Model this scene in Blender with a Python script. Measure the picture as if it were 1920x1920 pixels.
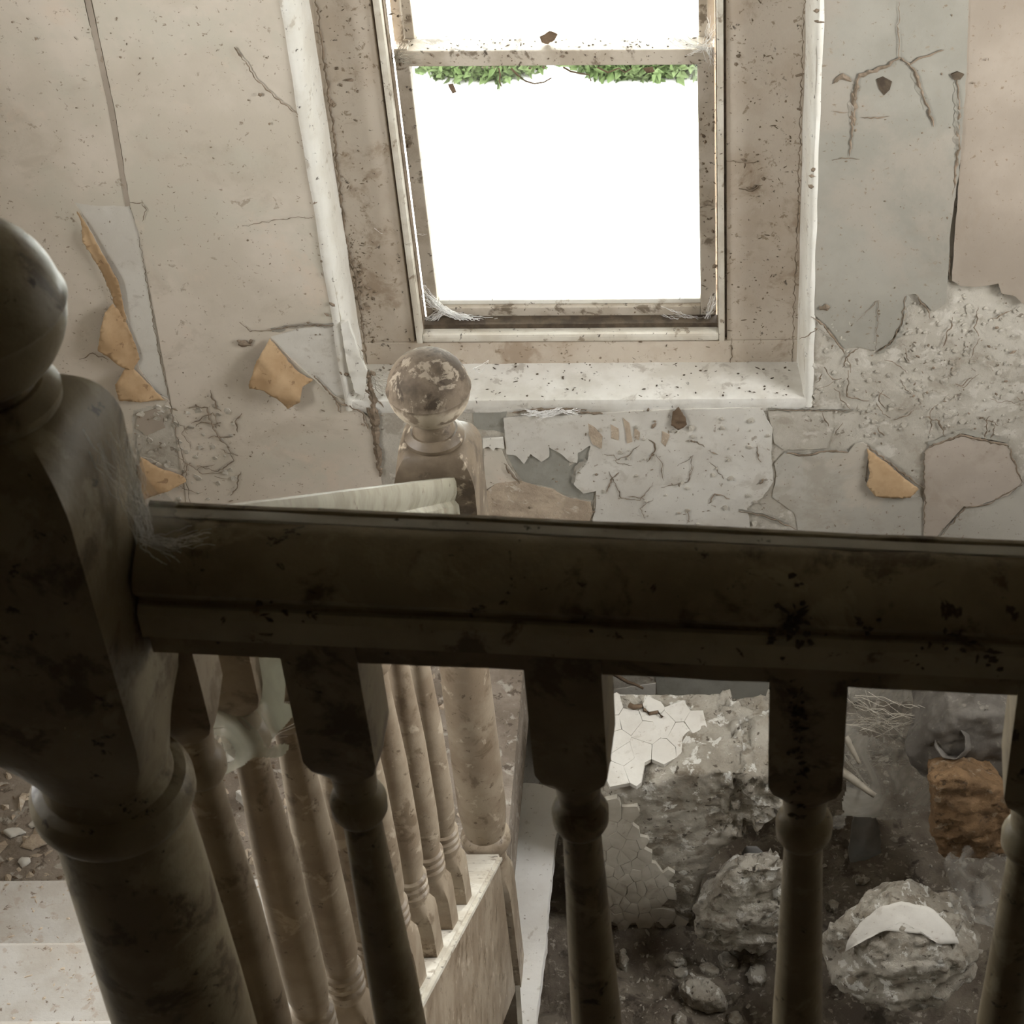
import bpy, bmesh, math, random
from mathutils import Vector, Matrix, noise, geometry

random.seed(7)
scene = bpy.context.scene
COL = scene.collection
for o in list(bpy.data.objects):
    bpy.data.objects.remove(o)

# ------------------------------------------------------------------ camera
# world: X right, Y into the stairwell (towards the window wall), Z up; upper landing floor is z = 0
FPX, PPX, PPY = 3846.0, 1350.0, 960.0
PITCH, ROLL = math.radians(42.0), math.radians(-0.37)
EYE = Vector((0, 0, 1.74))
fw = Vector((0, math.cos(PITCH), -math.sin(PITCH)))
r0 = Vector((1, 0, 0)); u0 = Vector((0, math.sin(PITCH), math.cos(PITCH)))
RT = r0*math.cos(ROLL) + u0*math.sin(ROLL)
UP = u0*math.cos(ROLL) - r0*math.sin(ROLL)
cam_d = bpy.data.cameras.new('camera'); cam = bpy.data.objects.new('camera', cam_d); COL.objects.link(cam)
m3 = Matrix((RT, UP, -fw)).transposed()
cam.matrix_world = Matrix.Translation(EYE) @ m3.to_4x4()
cam_d.sensor_width = 36; cam_d.sensor_fit = 'HORIZONTAL'
cam_d.lens = FPX/1920*36
cam_d.shift_x = (960-PPX)/1920; cam_d.shift_y = 0
cam_d.clip_start = 0.05; cam_d.clip_end = 200
cam_d.dof.use_dof = True; cam_d.dof.focus_distance = 3.25; cam_d.dof.aperture_fstop = 34
scene.camera = cam

# ------------------------------------------------------------------ sky, daylight, exposure
SKY = 31.0
world = bpy.data.worlds.new('overcast_sky'); scene.world = world; world.use_nodes = True
wn = world.node_tree; bg = wn.nodes['Background']
tc = wn.nodes.new('ShaderNodeTexCoord'); sep = wn.nodes.new('ShaderNodeSeparateXYZ')
mr = wn.nodes.new('ShaderNodeMapRange'); rp = wn.nodes.new('ShaderNodeMix'); rp.data_type = 'RGBA'
wn.links.new(tc.outputs['Generated'], sep.inputs[0]); wn.links.new(sep.outputs['Z'], mr.inputs['Value'])
mr.inputs['From Min'].default_value = -0.05; mr.inputs['From Max'].default_value = 0.9
rp.inputs['A'].default_value = (0.96, 0.97, 0.96, 1); rp.inputs['B'].default_value = (1.0, 1.0, 1.0, 1)
wn.links.new(mr.outputs[0], rp.inputs['Factor']); wn.links.new(rp.outputs['Result'], bg.inputs['Color'])
bg.inputs['Strength'].default_value = SKY
vs = scene.view_settings
vs.view_transform = 'Standard'; vs.look = 'None'; vs.gamma = 1.0; vs.use_curve_mapping = False
vs.exposure = -0.5
try: scene.display_settings.display_device = 'sRGB'
except Exception: pass

def portal(name, loc, rot, sx, sy):
    l = bpy.data.lights.new(name, 'AREA'); l.shape = 'RECTANGLE'; l.size = sx; l.size_y = sy
    l.cycles.is_portal = True
    o = bpy.data.objects.new(name, l); COL.objects.link(o); o.location = loc; o.rotation_euler = rot
PI = math.pi
portal('window_daylight_portal', (-0.27, 3.16, 0.06), (-PI/2, 0, 0), 0.8, 1.3)       # the window in view
portal('right_opening_portal', (1.36, 2.0, 0.5), (0, PI/2, 0), 0.9, 0.8)  # unseen right opening, added to light the stairwell from the side
portal('left_opening_portal', (-1.53, 1.8, 0.65), (0, -PI/2, 0), 0.9, 0.6)            # unseen left opening, added to even out the light
portal('hall_opening_portal', (0.1, -1.75, -2.2), (PI/2, 0, 0), 0.4, 1.15)             # unseen hall opening, added for light from below

# ------------------------------------------------------------------ helpers
def ray(px, py): return fw + RT*((px-PPX)/FPX) - UP*((py-PPY)/FPX)
def onY(px, py, Y): d = ray(px, py); return EYE + d*(Y/d.y)
def onZ(px, py, z): d = ray(px, py); return EYE + d*((z-EYE.z)/d.z)

def link(name, me, mat=None, parent=None, smooth=False):
    o = bpy.data.objects.new(name, me); COL.objects.link(o)
    if mat is not None and not me.materials: me.materials.append(mat)
    if parent is not None: o.parent = parent
    if smooth: me.polygons.foreach_set('use_smooth', [True]*len(me.polygons))
    return o
def fromlists(name, vs_, fs, mat, parent=None, smooth=False):
    me = bpy.data.meshes.new(name); me.from_pydata([tuple(v) for v in vs_], [], fs); me.update()
    return link(name, me, mat, parent, smooth)
def frombm(name, bm, mat, parent=None, smooth=False):
    bmesh.ops.recalc_face_normals(bm, faces=bm.faces[:])
    me = bpy.data.meshes.new(name); bm.to_mesh(me); bm.free()
    return link(name, me, mat, parent, smooth)
def tag(o, label=None, cat=None, group=None, kind=None):
    if label: o['label'] = label
    if cat: o['category'] = cat
    if group: o['group'] = group
    if kind: o['kind'] = kind
    return o
def empty(name, loc=(0, 0, 0), rz=0.0):
    o = bpy.data.objects.new(name, None); COL.objects.link(o)
    o.empty_display_size = 0.05; o.location = loc; o.rotation_euler = (0, 0, rz); return o
def stuff(o): o['kind'] = 'stuff'; return o

def add_box(bm, x0, x1, y0, y1, z0, z1, bev=0.0):
    vs_ = [bm.verts.new((x, y, z)) for x in (x0, x1) for y in (y0, y1) for z in (z0, z1)]
    fs = [(0,1,3,2),(4,6,7,5),(0,4,5,1),(2,3,7,6),(0,2,6,4),(1,5,7,3)]
    faces = [bm.faces.new([vs_[i] for i in f]) for f in fs]
    if bev > 0:
        es = list({e for f in faces for e in f.edges})
        bmesh.ops.bevel(bm, geom=es, offset=bev, segments=2, affect='EDGES', profile=0.6)
def box(name, x0, x1, y0, y1, z0, z1, mat, parent=None, bev=0.0):
    bm = bmesh.new(); add_box(bm, x0, x1, y0, y1, z0, z1, bev); return frombm(name, bm, mat, parent)

def turned(levels, n=32, wob=0.0):
    """rings of (z, half, squareness 0 round .. 1 square, y offset ignored)"""
    vs_, fs = [], []
    for (z, h, sq) in levels:
        for k in range(n):
            a = 2*PI*(k+0.0)/n
            c, s = math.cos(a), math.sin(a)
            m = max(abs(c), abs(s))
            r = h*((1-sq) + sq/m)
            if wob: r *= 1+wob*noise.noise(Vector((c*3, s*3, z*40)))
            vs_.append((r*c, r*s, z))
    L = len(levels)
    for i in range(L-1):
        for k in range(n):
            k2 = (k+1) % n
            fs.append((i*n+k, i*n+k2, (i+1)*n+k2, (i+1)*n+k))
    fs.append(tuple(range(n-1, -1, -1))); fs.append(tuple((L-1)*n+k for k in range(n)))
    return vs_, fs
def smooth_by_angle(o, ang=35):
    me = o.data
    me.polygons.foreach_set('use_smooth', [True]*len(me.polygons))
    bm = bmesh.new(); bm.from_mesh(me); lim = math.radians(ang)
    for e in bm.edges:
        if len(e.link_faces) == 2 and e.calc_face_angle(0) > lim: e.smooth = False
    bm.to_mesh(me); bm.free(); return o
def turned_obj(name, levels, mat, parent, n=32, wob=0.0):
    v, f = turned(levels, n, wob); o = fromlists(name, v, f, mat, parent); return smooth_by_angle(o)

def sweep(name, prof, p0, p1, mat, parent, ulat=None, nseg=24, wob=0.0012, seed=0):
    """sweep a closed (u, w) profile from p0 to p1; u is horizontal across the rail, w is up"""
    p0, p1 = Vector(p0), Vector(p1); d = (p1-p0).normalized()
    u = d.cross(Vector((0, 0, 1))).normalized()
    w = u.cross(d).normalized()
    vs_, fs = [], []; n = len(prof)
    for i in range(nseg+1):
        c = p0.lerp(p1, i/nseg)
        for k, (a, b) in enumerate(prof):
            q = c + u*a + w*b
            nv = noise.noise_vector(Vector((q.x*22+seed, q.y*22, q.z*22)))
            vs_.append(q + (u*nv.x + w*nv.y)*wob)
    for i in range(nseg):
        for k in range(n):
            k2 = (k+1) % n
            fs.append((i*n+k, i*n+k2, (i+1)*n+k2, (i+1)*n+k))
    fs.append(tuple(range(n))); fs.append(tuple(nseg*n+k for k in range(n-1, -1, -1)))
    me = bpy.data.meshes.new(name); me.from_pydata([tuple(v) for v in vs_], [], fs); me.update()
    bm = bmesh.new(); bm.from_mesh(me); bmesh.ops.recalc_face_normals(bm, faces=bm.faces[:]); bm.to_mesh(me); bm.free()
    return smooth_by_angle(link(name, me, mat, parent), 32)

def inside(p, poly):
    x, y = p; c = False; n = len(poly); j = n-1
    for i in range(n):
        xi, yi = poly[i]; xj, yj = poly[j]
        if (yi > y) != (yj > y) and x < (xj-xi)*(y-yi)/(yj-yi)+xi: c = not c
        j = i
    return c
def refine(poly, step, jit, seed=0, closed=True):
    out = []; n = len(poly)
    for i in range(n if closed else n-1):
        a, b = poly[i], poly[(i+1) % n]
        L = math.hypot(b[0]-a[0], b[1]-a[1]); k = max(1, int(L/step))
        nx, ny = (-(b[1]-a[1])/L, (b[0]-a[0])/L) if L > 0 else (0, 0)
        for t in range(k):
            f = t/k; x = a[0]+(b[0]-a[0])*f; y = a[1]+(b[1]-a[1])*f
            if t > 0:
                q = jit*(noise.noise(Vector((x*90+seed, y*90, seed)))+0.8*noise.noise(Vector((x*300, y*300+seed, 1.7))))
                x += nx*q; y += ny*q
            out.append((x, y))
    if not closed: out.append(tuple(poly[-1]))
    return out
def flat(pts, Y): return [(onY(x, y, Y).x, onY(x, y, Y).z) for x, y in pts]

def sheet(name, outline, mat, parent, Y, thick=0.002, holes=(), lift=None, step=0.008, grid=0.03, jit=0.0012, seed=0, px=True, solid=False):
    """a thin torn sheet lying on the plane y = Y facing -Y; outline in photograph pixels (or x, z)"""
    ol = flat(outline, Y) if px else list(outline)
    hs = [flat(h, Y) if px else list(h) for h in holes]
    ol = refine(ol, step, jit, seed); hs = [refine(h, step, jit, seed+3) for h in hs]
    pts, edges = [], []
    for lp in [ol]+hs:
        b = len(pts); pts += lp
        edges += [(b+i, b+(i+1) % len(lp)) for i in range(len(lp))]
    xs = [p[0] for p in ol]; zs = [p[1] for p in ol]
    rnd = random.Random(seed)
    x = min(xs)
    while x < max(xs):
        z = min(zs)
        while z < max(zs):
            q = (x+rnd.uniform(-.3, .3)*grid, z+rnd.uniform(-.3, .3)*grid)
            if inside(q, ol) and not any(inside(q, h) for h in hs): pts.append(q)
            z += grid
        x += grid
    r = geometry.delaunay_2d_cdt([Vector(p) for p in pts], edges, [], 0, 1e-6)
    v2, tri = r[0], r[2]
    keep = []
    for t in tri:
        c = ((v2[t[0]].x+v2[t[1]].x+v2[t[2]].x)/3, (v2[t[0]].y+v2[t[1]].y+v2[t[2]].y)/3)
        if inside(c, ol) and not any(inside(c, h) for h in hs): keep.append(t)
    lf = lift or (lambda x_, z_: 0.0)
    V = [(p.x, Y-thick-lf(p.x, p.y), p.y) for p in v2]
    bm = bmesh.new(); bv = [bm.verts.new(v) for v in V]
    for t in keep:
        try:
            f = bm.faces.new([bv[i] for i in t])
        except ValueError: pass
    for v in [v for v in bm.verts if not v.link_faces]: bm.verts.remove(v)
    bm.normal_update()
    for f in bm.faces:
        if f.normal.y > 0: f.normal_flip()
    if not solid:
        be = [e for e in bm.edges if len(e.link_faces) == 1]
        for e in be: e.smooth = False
        r2 = bmesh.ops.extrude_edge_only(bm, edges=be)
        for v in r2['geom']:
            if isinstance(v, bmesh.types.BMVert): v.co.y += thick*0.98
    else:
        bmesh.ops.solidify(bm, geom=bm.faces[:], thickness=-0.0007)
    me = bpy.data.meshes.new(name); bm.to_mesh(me); bm.free()
    o = link(name, me, mat, parent, True)
    return o

def ribbons(name, lines, mat, parent, Y, off=0.003, px=True, seed=0):
    """dark gaps, dirt streaks and painted shadow lines: a list of (points, width) drawn as thin uneven strips on the plane y = Y"""
    vs_, fs = [], []
    rnd = random.Random(seed)
    for pts, wd in lines:
        pl = refine(flat(pts, Y) if px else pts, 0.005, 0.0035, rnd.random()*50, closed=False)
        n = len(pl); b = len(vs_)
        for i, p in enumerate(pl):
            a = pl[max(0, i-1)]; c = pl[min(n-1, i+1)]
            dx, dz = c[0]-a[0], c[1]-a[1]; L = math.hypot(dx, dz) or 1
            w = wd*(0.25+0.75*math.sin(PI*min(1, max(0.06, i/(n-1 if n > 1 else 1)))) ** 0.5)*(0.55+0.9*rnd.random())
            ox, oz = -dz/L*w/2, dx/L*w/2
            vs_ += [(p[0]+ox, Y-off, p[1]+oz), (p[0], Y-off-w*0.25, p[1]), (p[0]-ox, Y-off, p[1]-oz)]
        for i in range(n-1):
            k = b+3*i
            fs += [(k, k+1, k+4, k+3), (k+1, k+2, k+5, k+4)]
    return fromlists(name, vs_, fs, mat, parent)
def lips(name, lines, mat, parent, Y, off=0.002, wid=0.007, rise=0.003, seed=0):
    """curled paper edges along a tear"""
    vs_, fs = [], []; rnd = random.Random(seed)
    for pts in lines:
        pl = refine(flat(pts, Y), 0.006, 0.002, rnd.random()*40, closed=False); n = len(pl); b = len(vs_)
        for i, p in enumerate(pl):
            a = pl[max(0, i-1)]; c = pl[min(n-1, i+1)]
            dx, dz = c[0]-a[0], c[1]-a[1]; L = math.hypot(dx, dz) or 1
            nx, nz = -dz/L, dx/L; w = wid*(0.5+rnd.random()); h = rise*(0.4+rnd.random())*math.sin(PI*(i+0.5)/n)
            vs_ += [(p[0], Y-off-h, p[1]), (p[0]+nx*w*.5, Y-off-h*.35, p[1]+nz*w*.5), (p[0]+nx*w, Y-off+0.0002, p[1]+nz*w), (p[0], Y-off-h+0.0009, p[1])]
        for i in range(n-1):
            k = b+4*i
            fs += [(k, k+1, k+5, k+4), (k+1, k+2, k+6, k+5), (k+3, k, k+4, k+7)]
    return fromlists(name, vs_, fs, mat, parent)

def flecks(name, spots, mat, parent=None, seed=0):
    """tiny crumbs: spots = (centre, normal, size)"""
    vs_, fs = [], []; rnd = random.Random(seed)
    for c, nrm, s in spots:
        nrm = Vector(nrm).normalized()
        t = nrm.orthogonal().normalized(); t.rotate(Matrix.Rotation(rnd.uniform(0, 6.28), 3, nrm)); b2 = nrm.cross(t)
        k = rnd.choice((4, 5, 6)); el = rnd.choice((1, 1, 1.2, 1.5, 2.0)) if s > .003 else rnd.choice((1, 1.2, 1.6, 2.6)); b = len(vs_)
        for i in range(k):
            a = 6.2832*i/k; rr = s*rnd.uniform(0.55, 1.1)
            vs_.append(c + t*(rr*el*math.cos(a)) + b2*(rr*math.sin(a)/el**.5) + nrm*0.0001)
        vs_.append(c + nrm*s*rnd.uniform(.3, .7) + t*s*rnd.uniform(-.3, .3))
        for i in range(k): fs.append((b+i, b+(i+1) % k, b+k))
    return stuff(fromlists(name, vs_, fs, mat, parent))
def wall_spots(n, x0, x1, y0, y1, Y, smin, smax, seed=0, avoid=(), clump=0.0):
    rnd = random.Random(seed); out = []
    while len(out) < n:
        x, y = rnd.uniform(x0, x1), rnd.uniform(y0, y1)
        if clump and noise.noise(Vector((x/90, y/90, seed))) < rnd.uniform(-.6, clump): continue
        if any(inside((x, y), a) for a in avoid): continue
        out.append((onY(x, y, Y), (0, -1, 0), smin*(smax/smin)**(rnd.random()**2.2)))
    return out

def tube_bm(bm, pts, rads, n=5):
    rings = []
    for i, p in enumerate(pts):
        p = Vector(p); a = Vector(pts[max(0, i-1)]); c = Vector(pts[min(len(pts)-1, i+1)])
        d = (c-a).normalized() if (c-a).length > 1e-9 else Vector((0, 0, 1))
        t = d.orthogonal().normalized(); b = d.cross(t)
        r = rads[i] if isinstance(rads, (list, tuple)) else rads
        rings.append([bm.verts.new(p+(t*math.cos(6.2832*k/n)+b*math.sin(6.2832*k/n))*r) for k in range(n)])
    for i in range(len(rings)-1):
        for k in range(n):
            bm.faces.new((rings[i][k], rings[i][(k+1) % n], rings[i+1][(k+1) % n], rings[i+1][k]))
    bm.faces.new(rings[0][::-1]); bm.faces.new(rings[-1])
def strands(name, lines, mat, r=0.0003, parent=None, sag=0.15, seed=0):
    bm = bmesh.new(); rnd = random.Random(seed)
    for a, b in lines:
        a, b = Vector(a), Vector(b); L = (b-a).length; pts = []
        for i in range(10):
            f = i/9; p = a.lerp(b, f); p.z -= sag*L*4*f*(1-f)*rnd.uniform(.7, 1.1)
            p += Vector((rnd.uniform(-1, 1), rnd.uniform(-1, 1), rnd.uniform(-1, 1)))*L*0.035
            pts.append(p)
        tube_bm(bm, pts, r*rnd.uniform(.6, 1.3), 3)
    return frombm(name, bm, mat, parent)

def lump(name, pts, mat, parent=None, vox=0.006, amp=0.012, freq=14, seed=0, facet=0.0, inflate=None, ridged=0.0):
    """a broken chunk: convex hull of points, voxel remeshed, then roughened"""
    bm = bmesh.new(); [bm.verts.new(p) for p in pts]
    bmesh.ops.convex_hull(bm, input=bm.verts[:])
    me = bpy.data.meshes.new('hull'); bm.to_mesh(me); bm.free()
    o = bpy.data.objects.new('hull', me); COL.objects.link(o)
    md = o.modifiers.new('r', 'REMESH'); md.mode = 'VOXEL'; md.voxel_size = vox
    dg = bpy.context.evaluated_depsgraph_get(); dg.update()
    m2 = bpy.data.meshes.new_from_object(o.evaluated_get(dg))
    bpy.data.objects.remove(o); bpy.data.meshes.remove(me)
    bm = bmesh.new(); bm.from_mesh(m2); bpy.data.meshes.remove(m2)
    for k in range(3): bmesh.ops.smooth_vert(bm, verts=bm.verts[:], factor=0.5, use_axis_x=True, use_axis_y=True, use_axis_z=True)
    bm.normal_update()
    for v in bm.verts:
        p = v.co*freq + Vector((seed*3.1, seed, -seed))
        d = noise.fractal(p, 0.9, 2.1, 4)*amp
        if facet:
            c = noise.cell_vector(v.co*freq*1.3 + Vector((seed, 0, 0))+noise.noise_vector(p*1.7)*0.35)
            d += (c.x-0.5)*facet
        if ridged: d += ridged*(abs(noise.noise(p*1.6))-0.3)
        v.co += v.normal*d
    return frombm(name, bm, mat, parent, smooth=True)

# ------------------------------------------------------------------ materials
def rgba(c): return (c[0], c[1], c[2], 1)
def material(name, c1, c2, scale=6.0, spots=(), rough=0.75, bump=0.3, bscale=70, spec=0.3, bdist=0.002, vor=None, stretch=None, contrast=(0.38, 0.62), zmix=None):
    m = bpy.data.materials.new(name); m.use_nodes = True
    nt = m.node_tree; N = nt.nodes; L = nt.links; bs = N['Principled BSDF']
    geo = N.new('ShaderNodeNewGeometry'); pos = geo.outputs['Position']
    if stretch:
        mp = N.new('ShaderNodeMapping'); mp.inputs['Scale'].default_value = stretch
        L.new(pos, mp.inputs['Vector']); pos = mp.outputs['Vector']
    def nz(sc, det=5, rg=0.6, dist=0.0):
        n = N.new('ShaderNodeTexNoise'); n.inputs['Scale'].default_value = sc; n.inputs['Detail'].default_value = det
        n.inputs['Roughness'].default_value = rg; n.inputs['Distortion'].default_value = dist
        L.new(pos, n.inputs['Vector']); return n.outputs['Fac']
    def mrange(v, a, b):
        q = N.new('ShaderNodeMapRange'); q.interpolation_type = 'SMOOTHSTEP'; L.new(v, q.inputs['Value'])
        q.inputs['From Min'].default_value = a; q.inputs['From Max'].default_value = b; return q.outputs[0]
    def mix(f, a, b):
        x = N.new('ShaderNodeMix'); x.data_type = 'RGBA'; L.new(f, x.inputs['Factor'])
        for s, v in (('A', a), ('B', b)):
            if isinstance(v, tuple): x.inputs[s].default_value = rgba(v)
            else: L.new(v, x.inputs[s])
        return x.outputs['Result']
    col = mix(mrange(nz(scale), contrast[0], contrast[1]), c1, c2)
    for s in spots:
        c, sc, th, wd = s[:4]; amt = s[4] if len(s) > 4 else 1.0
        f = mrange(nz(sc, 6, 0.65, 0.4), th, th+wd)
        if amt < 1:
            k = N.new('ShaderNodeMath'); k.operation = 'MULTIPLY'; L.new(f, k.inputs[0]); k.inputs[1].default_value = amt; f = k.outputs[0]
        col = mix(f, col, c)
    if zmix:                                    # clean paint below a height (on the thing itself), settled dust above it
        sx = N.new('ShaderNodeSeparateXYZ'); tcn = N.new('ShaderNodeTexCoord'); L.new(tcn.outputs['Object'], sx.inputs[0])
        av = N.new('ShaderNodeMath'); av.operation = 'MULTIPLY_ADD'; L.new(nz(30), av.inputs[0]); av.inputs[1].default_value = .05; L.new(sx.outputs['Z'], av.inputs[2])
        col = mix(mrange(av.outputs[0], zmix[0]+.025, zmix[1]+.025), mix(mrange(nz(40), .5, .62), zmix[2], c1), col)
    h = nz(bscale, 8, 0.65)
    if vor:                                     # (scale, crack colour, crack width, bump weight)
        vt = N.new('ShaderNodeTexVoronoi'); vt.feature = 'DISTANCE_TO_EDGE'; vt.inputs['Scale'].default_value = vor[0]
        dn = N.new('ShaderNodeTexNoise'); dn.inputs['Scale'].default_value = vor[0]*0.8; L.new(pos, dn.inputs['Vector'])
        va = N.new('ShaderNodeVectorMath'); va.operation = 'MULTIPLY_ADD'; L.new(dn.outputs['Color'], va.inputs[0])
        va.inputs[1].default_value = (0.6/vor[0],)*3; L.new(pos, va.inputs[2]); L.new(va.outputs[0], vt.inputs['Vector'])
        e = mrange(vt.outputs['Distance'], 0.0, vor[2])
        col = mix(e, vor[1], col)
        ad = N.new('ShaderNodeMath'); ad.operation = 'MULTIPLY_ADD'; L.new(e, ad.inputs[0]); ad.inputs[1].default_value = vor[3]; L.new(h, ad.inputs[2]); h = ad.outputs[0]
    L.new(col, bs.inputs['Base Color'])
    bs.inputs['Roughness'].default_value = rough; bs.inputs['Specular IOR Level'].default_value = spec
    b = N.new('ShaderNodeBump'); b.inputs['Strength'].default_value = bump; b.inputs['Distance'].default_value = bdist
    L.new(h, b.inputs['Height']); L.new(b.outputs[0], bs.inputs['Normal'])
    return m

DK = (0.055, 0.04, 0.027)
M = {}
M['paper_cream'] = material('wallpaper_cream', (0.60, 0.535, 0.455), (0.51, 0.455, 0.375), 4, [((0.40, 0.345, 0.27), 9, 0.54, 0.14, .45), ((0.50, 0.47, 0.39), 2.5, 0.5, 0.1, .6), ((0.62, 0.51, 0.41), 6, 0.57, 0.1, .5), ((0.20, 0.145, 0.095), 110, 0.625, 0.05, .75), ((0.26, 0.20, 0.14), 34, 0.645, 0.05, .6)], bump=.22, bscale=70)
M['paper_grey'] = material('wallpaper_grey', (0.335, 0.315, 0.27), (0.275, 0.26, 0.22), 4, [((0.28, 0.25, 0.205), 9, 0.55, 0.14, .5), ((0.345, 0.305, 0.255), 3, 0.52, 0.1, .7), ((0.20, 0.145, 0.095), 110, 0.625, 0.05, .75), ((0.26, 0.20, 0.14), 34, 0.645, 0.05, .6)], bump=.22, bscale=70)
M['paper_rose'] = material('wallpaper_rose', (0.375, 0.32, 0.262), (0.30, 0.252, 0.202), 3, [((0.29, 0.235, 0.18), 9, 0.55, 0.14, .5), ((0.20, 0.145, 0.095), 110, 0.625, 0.05, .75), ((0.26, 0.20, 0.14), 34, 0.645, 0.05, .6)], bump=.22, bscale=70)
M['paper_pale'] = material('wallpaper_grey_pale', (0.45, 0.425, 0.37), (0.385, 0.36, 0.31), 5, [((0.31, 0.27, 0.215), 9, 0.54, 0.12, .5), ((0.50, 0.44, 0.36), 4, 0.53, 0.1, .6), ((0.20, 0.145, 0.095), 110, 0.625, 0.05, .75)], bump=.3, bscale=60)
M['rose_pale'] = material('wallpaper_rose_pale', (0.45, 0.39, 0.33), (0.385, 0.33, 0.275), 5, [((0.31, 0.25, 0.19), 9, 0.54, 0.12, .5), ((0.20, 0.145, 0.095), 110, 0.625, 0.05, .75)], bump=.3, bscale=60)
M['plaster'] = material('wall_plaster', (0.50, 0.465, 0.40), (0.41, 0.375, 0.315), 9, [((0.31, 0.27, 0.215), 18, 0.54, 0.1, .6), ((0.15, 0.115, 0.08), 60, 0.62, 0.06, .7), ((0.60, 0.565, 0.50), 24, 0.57, 0.08, .7)], bump=.7, bscale=55, bdist=.004)
M['under'] = material('bare_lining_white', (0.61, 0.585, 0.53), (0.54, 0.51, 0.455), 10, [((0.40, 0.36, 0.30), 22, 0.57, 0.1, .5), ((0.24, 0.19, 0.14), 80, 0.625, 0.05, .7)], bump=.35, bscale=70)
M['tan'] = material('paper_back_tan', (0.46, 0.32, 0.185), (0.38, 0.25, 0.135), 14, [((0.20, 0.12, 0.065), 50, 0.61, 0.06, .7)], bump=.25)
M['mortar'] = material('bare_mortar_grey', (0.26, 0.25, 0.215), (0.31, 0.30, 0.26), 16, [((0.18, 0.17, 0.14), 30, .6, .1, .6)], bump=.6)
M['sandy'] = material('sandy_plaster', (0.50, 0.41, 0.31), (0.40, 0.32, 0.24), 22, [((0.60, 0.54, 0.45), 40, .56, .08, .8), ((0.2, 0.14, 0.09), 70, .64, .05, .8)], bump=.9, bscale=90, bdist=.004)
M['trimwhite'] = material('reveal_white_paint', (0.74, 0.72, 0.66), (0.66, 0.63, 0.56), 12, [((0.42, 0.36, 0.28), 26, 0.59, 0.06, .6), (DK, 90, .635, .04, .85)], bump=.3, rough=.5)
M['trimwarm'] = material('window_lining_paint', (0.46, 0.385, 0.305), (0.54, 0.475, 0.395), 7, [((0.31, 0.23, 0.16), 12, 0.54, 0.12, .7), ((0.22, 0.16, 0.10), 70, 0.60, 0.06, .75), (DK, 60, .635, .04, .85), ((0.56, 0.50, 0.42), 20, .58, .08, .5)], bump=.35, rough=.6)
M['sash'] = material('sash_old_paint', (0.52, 0.46, 0.38), (0.40, 0.34, 0.265), 12, [((0.14, 0.105, 0.07), 26, 0.56, 0.09, .85), (DK, 70, .61, .05, .9)], bump=.4, rough=.6)
M['bead'] = material('bead_worn_paint', (0.62, 0.58, 0.50), (0.50, 0.45, 0.37), 14, [((0.2, 0.15, 0.1), 30, 0.58, 0.08, .8), (DK, 80, .62, .05, .9)], bump=.4, rough=.5)
M['sill'] = material('sill_dusty_paint', (0.70, 0.68, 0.63), (0.56, 0.53, 0.47), 9, [((0.33, 0.29, 0.24), 24, .58, .08, .6), (DK, 80, .635, .04, .85)], bump=.35, rough=.6)
M['paint'] = material('stair_paint_cream', (0.315, 0.255, 0.185), (0.235, 0.18, 0.125), 16, [((0.13, 0.09, 0.055), 22, 0.55, 0.10, .75), ((0.09, 0.06, 0.035), 65, 0.62, 0.05, .8), ((0.50, 0.42, 0.32), 30, .59, .06, .6)], bump=.45, bscale=60, rough=.45)
M['paintdark'] = material('landing_paint_grimy', (0.30, 0.25, 0.165), (0.22, 0.175, 0.11), 12, [((0.10, 0.068, 0.038), 18, 0.53, 0.10, .8), ((0.05, 0.033, 0.02), 50, 0.62, 0.05, .9), ((0.36, 0.31, 0.21), 14, .56, .06, .7)], bump=.5, bscale=60, rough=.38)
M['railpaint'] = material('handrail_paint_glossy', (0.29, 0.27, 0.205), (0.22, 0.20, 0.145), 16, [((0.15, 0.11, 0.07), 30, .58, .08, .6)], bump=.12, rough=.25, spec=.6)
M['finialdirt'] = material('finial_paint_dusty', (0.16, 0.122, 0.085), (0.075, 0.055, 0.036), 22, [((0.05, 0.035, 0.022), 26, 0.53, 0.08, .85), ((0.36, 0.30, 0.225), 40, .56, .06, .7)], bump=.5, rough=.8, zmix=(1.440, 1.456, (0.38, 0.32, 0.24)))
M['blockdirt'] = material('newel_block_dirty', (0.155, 0.118, 0.08), (0.10, 0.074, 0.049), 16, [((0.06, 0.043, 0.028), 22, 0.54, 0.1, .8), ((0.42, 0.35, 0.26), 26, .59, .07, .7)], bump=.4, rough=.5)
M['tread'] = material('tread_dusty_white', (0.45, 0.425, 0.39), (0.38, 0.345, 0.30), 9, [((0.34, 0.285, 0.23), 50, 0.56, 0.08, .7), ((0.14, 0.10, 0.07), 100, .62, .05, .85)], bump=.5)
M['treadwhite'] = material('tread_limewashed', (0.78, 0.76, 0.72), (0.70, 0.67, 0.62), 9, [((0.42, 0.36, 0.29), 30, 0.60, 0.08, .6), ((0.2, 0.15, 0.1), 100, .63, .05, .8)], bump=.4)
M['paintolive'] = material('rail_moulding_paint', (0.44, 0.385, 0.28), (0.36, 0.305, 0.21), 12, [((0.12, 0.085, 0.05), 26, 0.58, 0.08, .8), ((0.05, 0.035, 0.02), 60, .62, .05, .9)], bump=.4, rough=.45)
M['dustfloor'] = material('dusty_floor', (0.31, 0.26, 0.21), (0.21, 0.17, 0.13), 12, [((0.46, 0.42, 0.36), 30, .56, .08, .8), ((0.09, 0.065, 0.045), 45, .57, .08, .8)], bump=1.0, bscale=80, bdist=.005)
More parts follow.
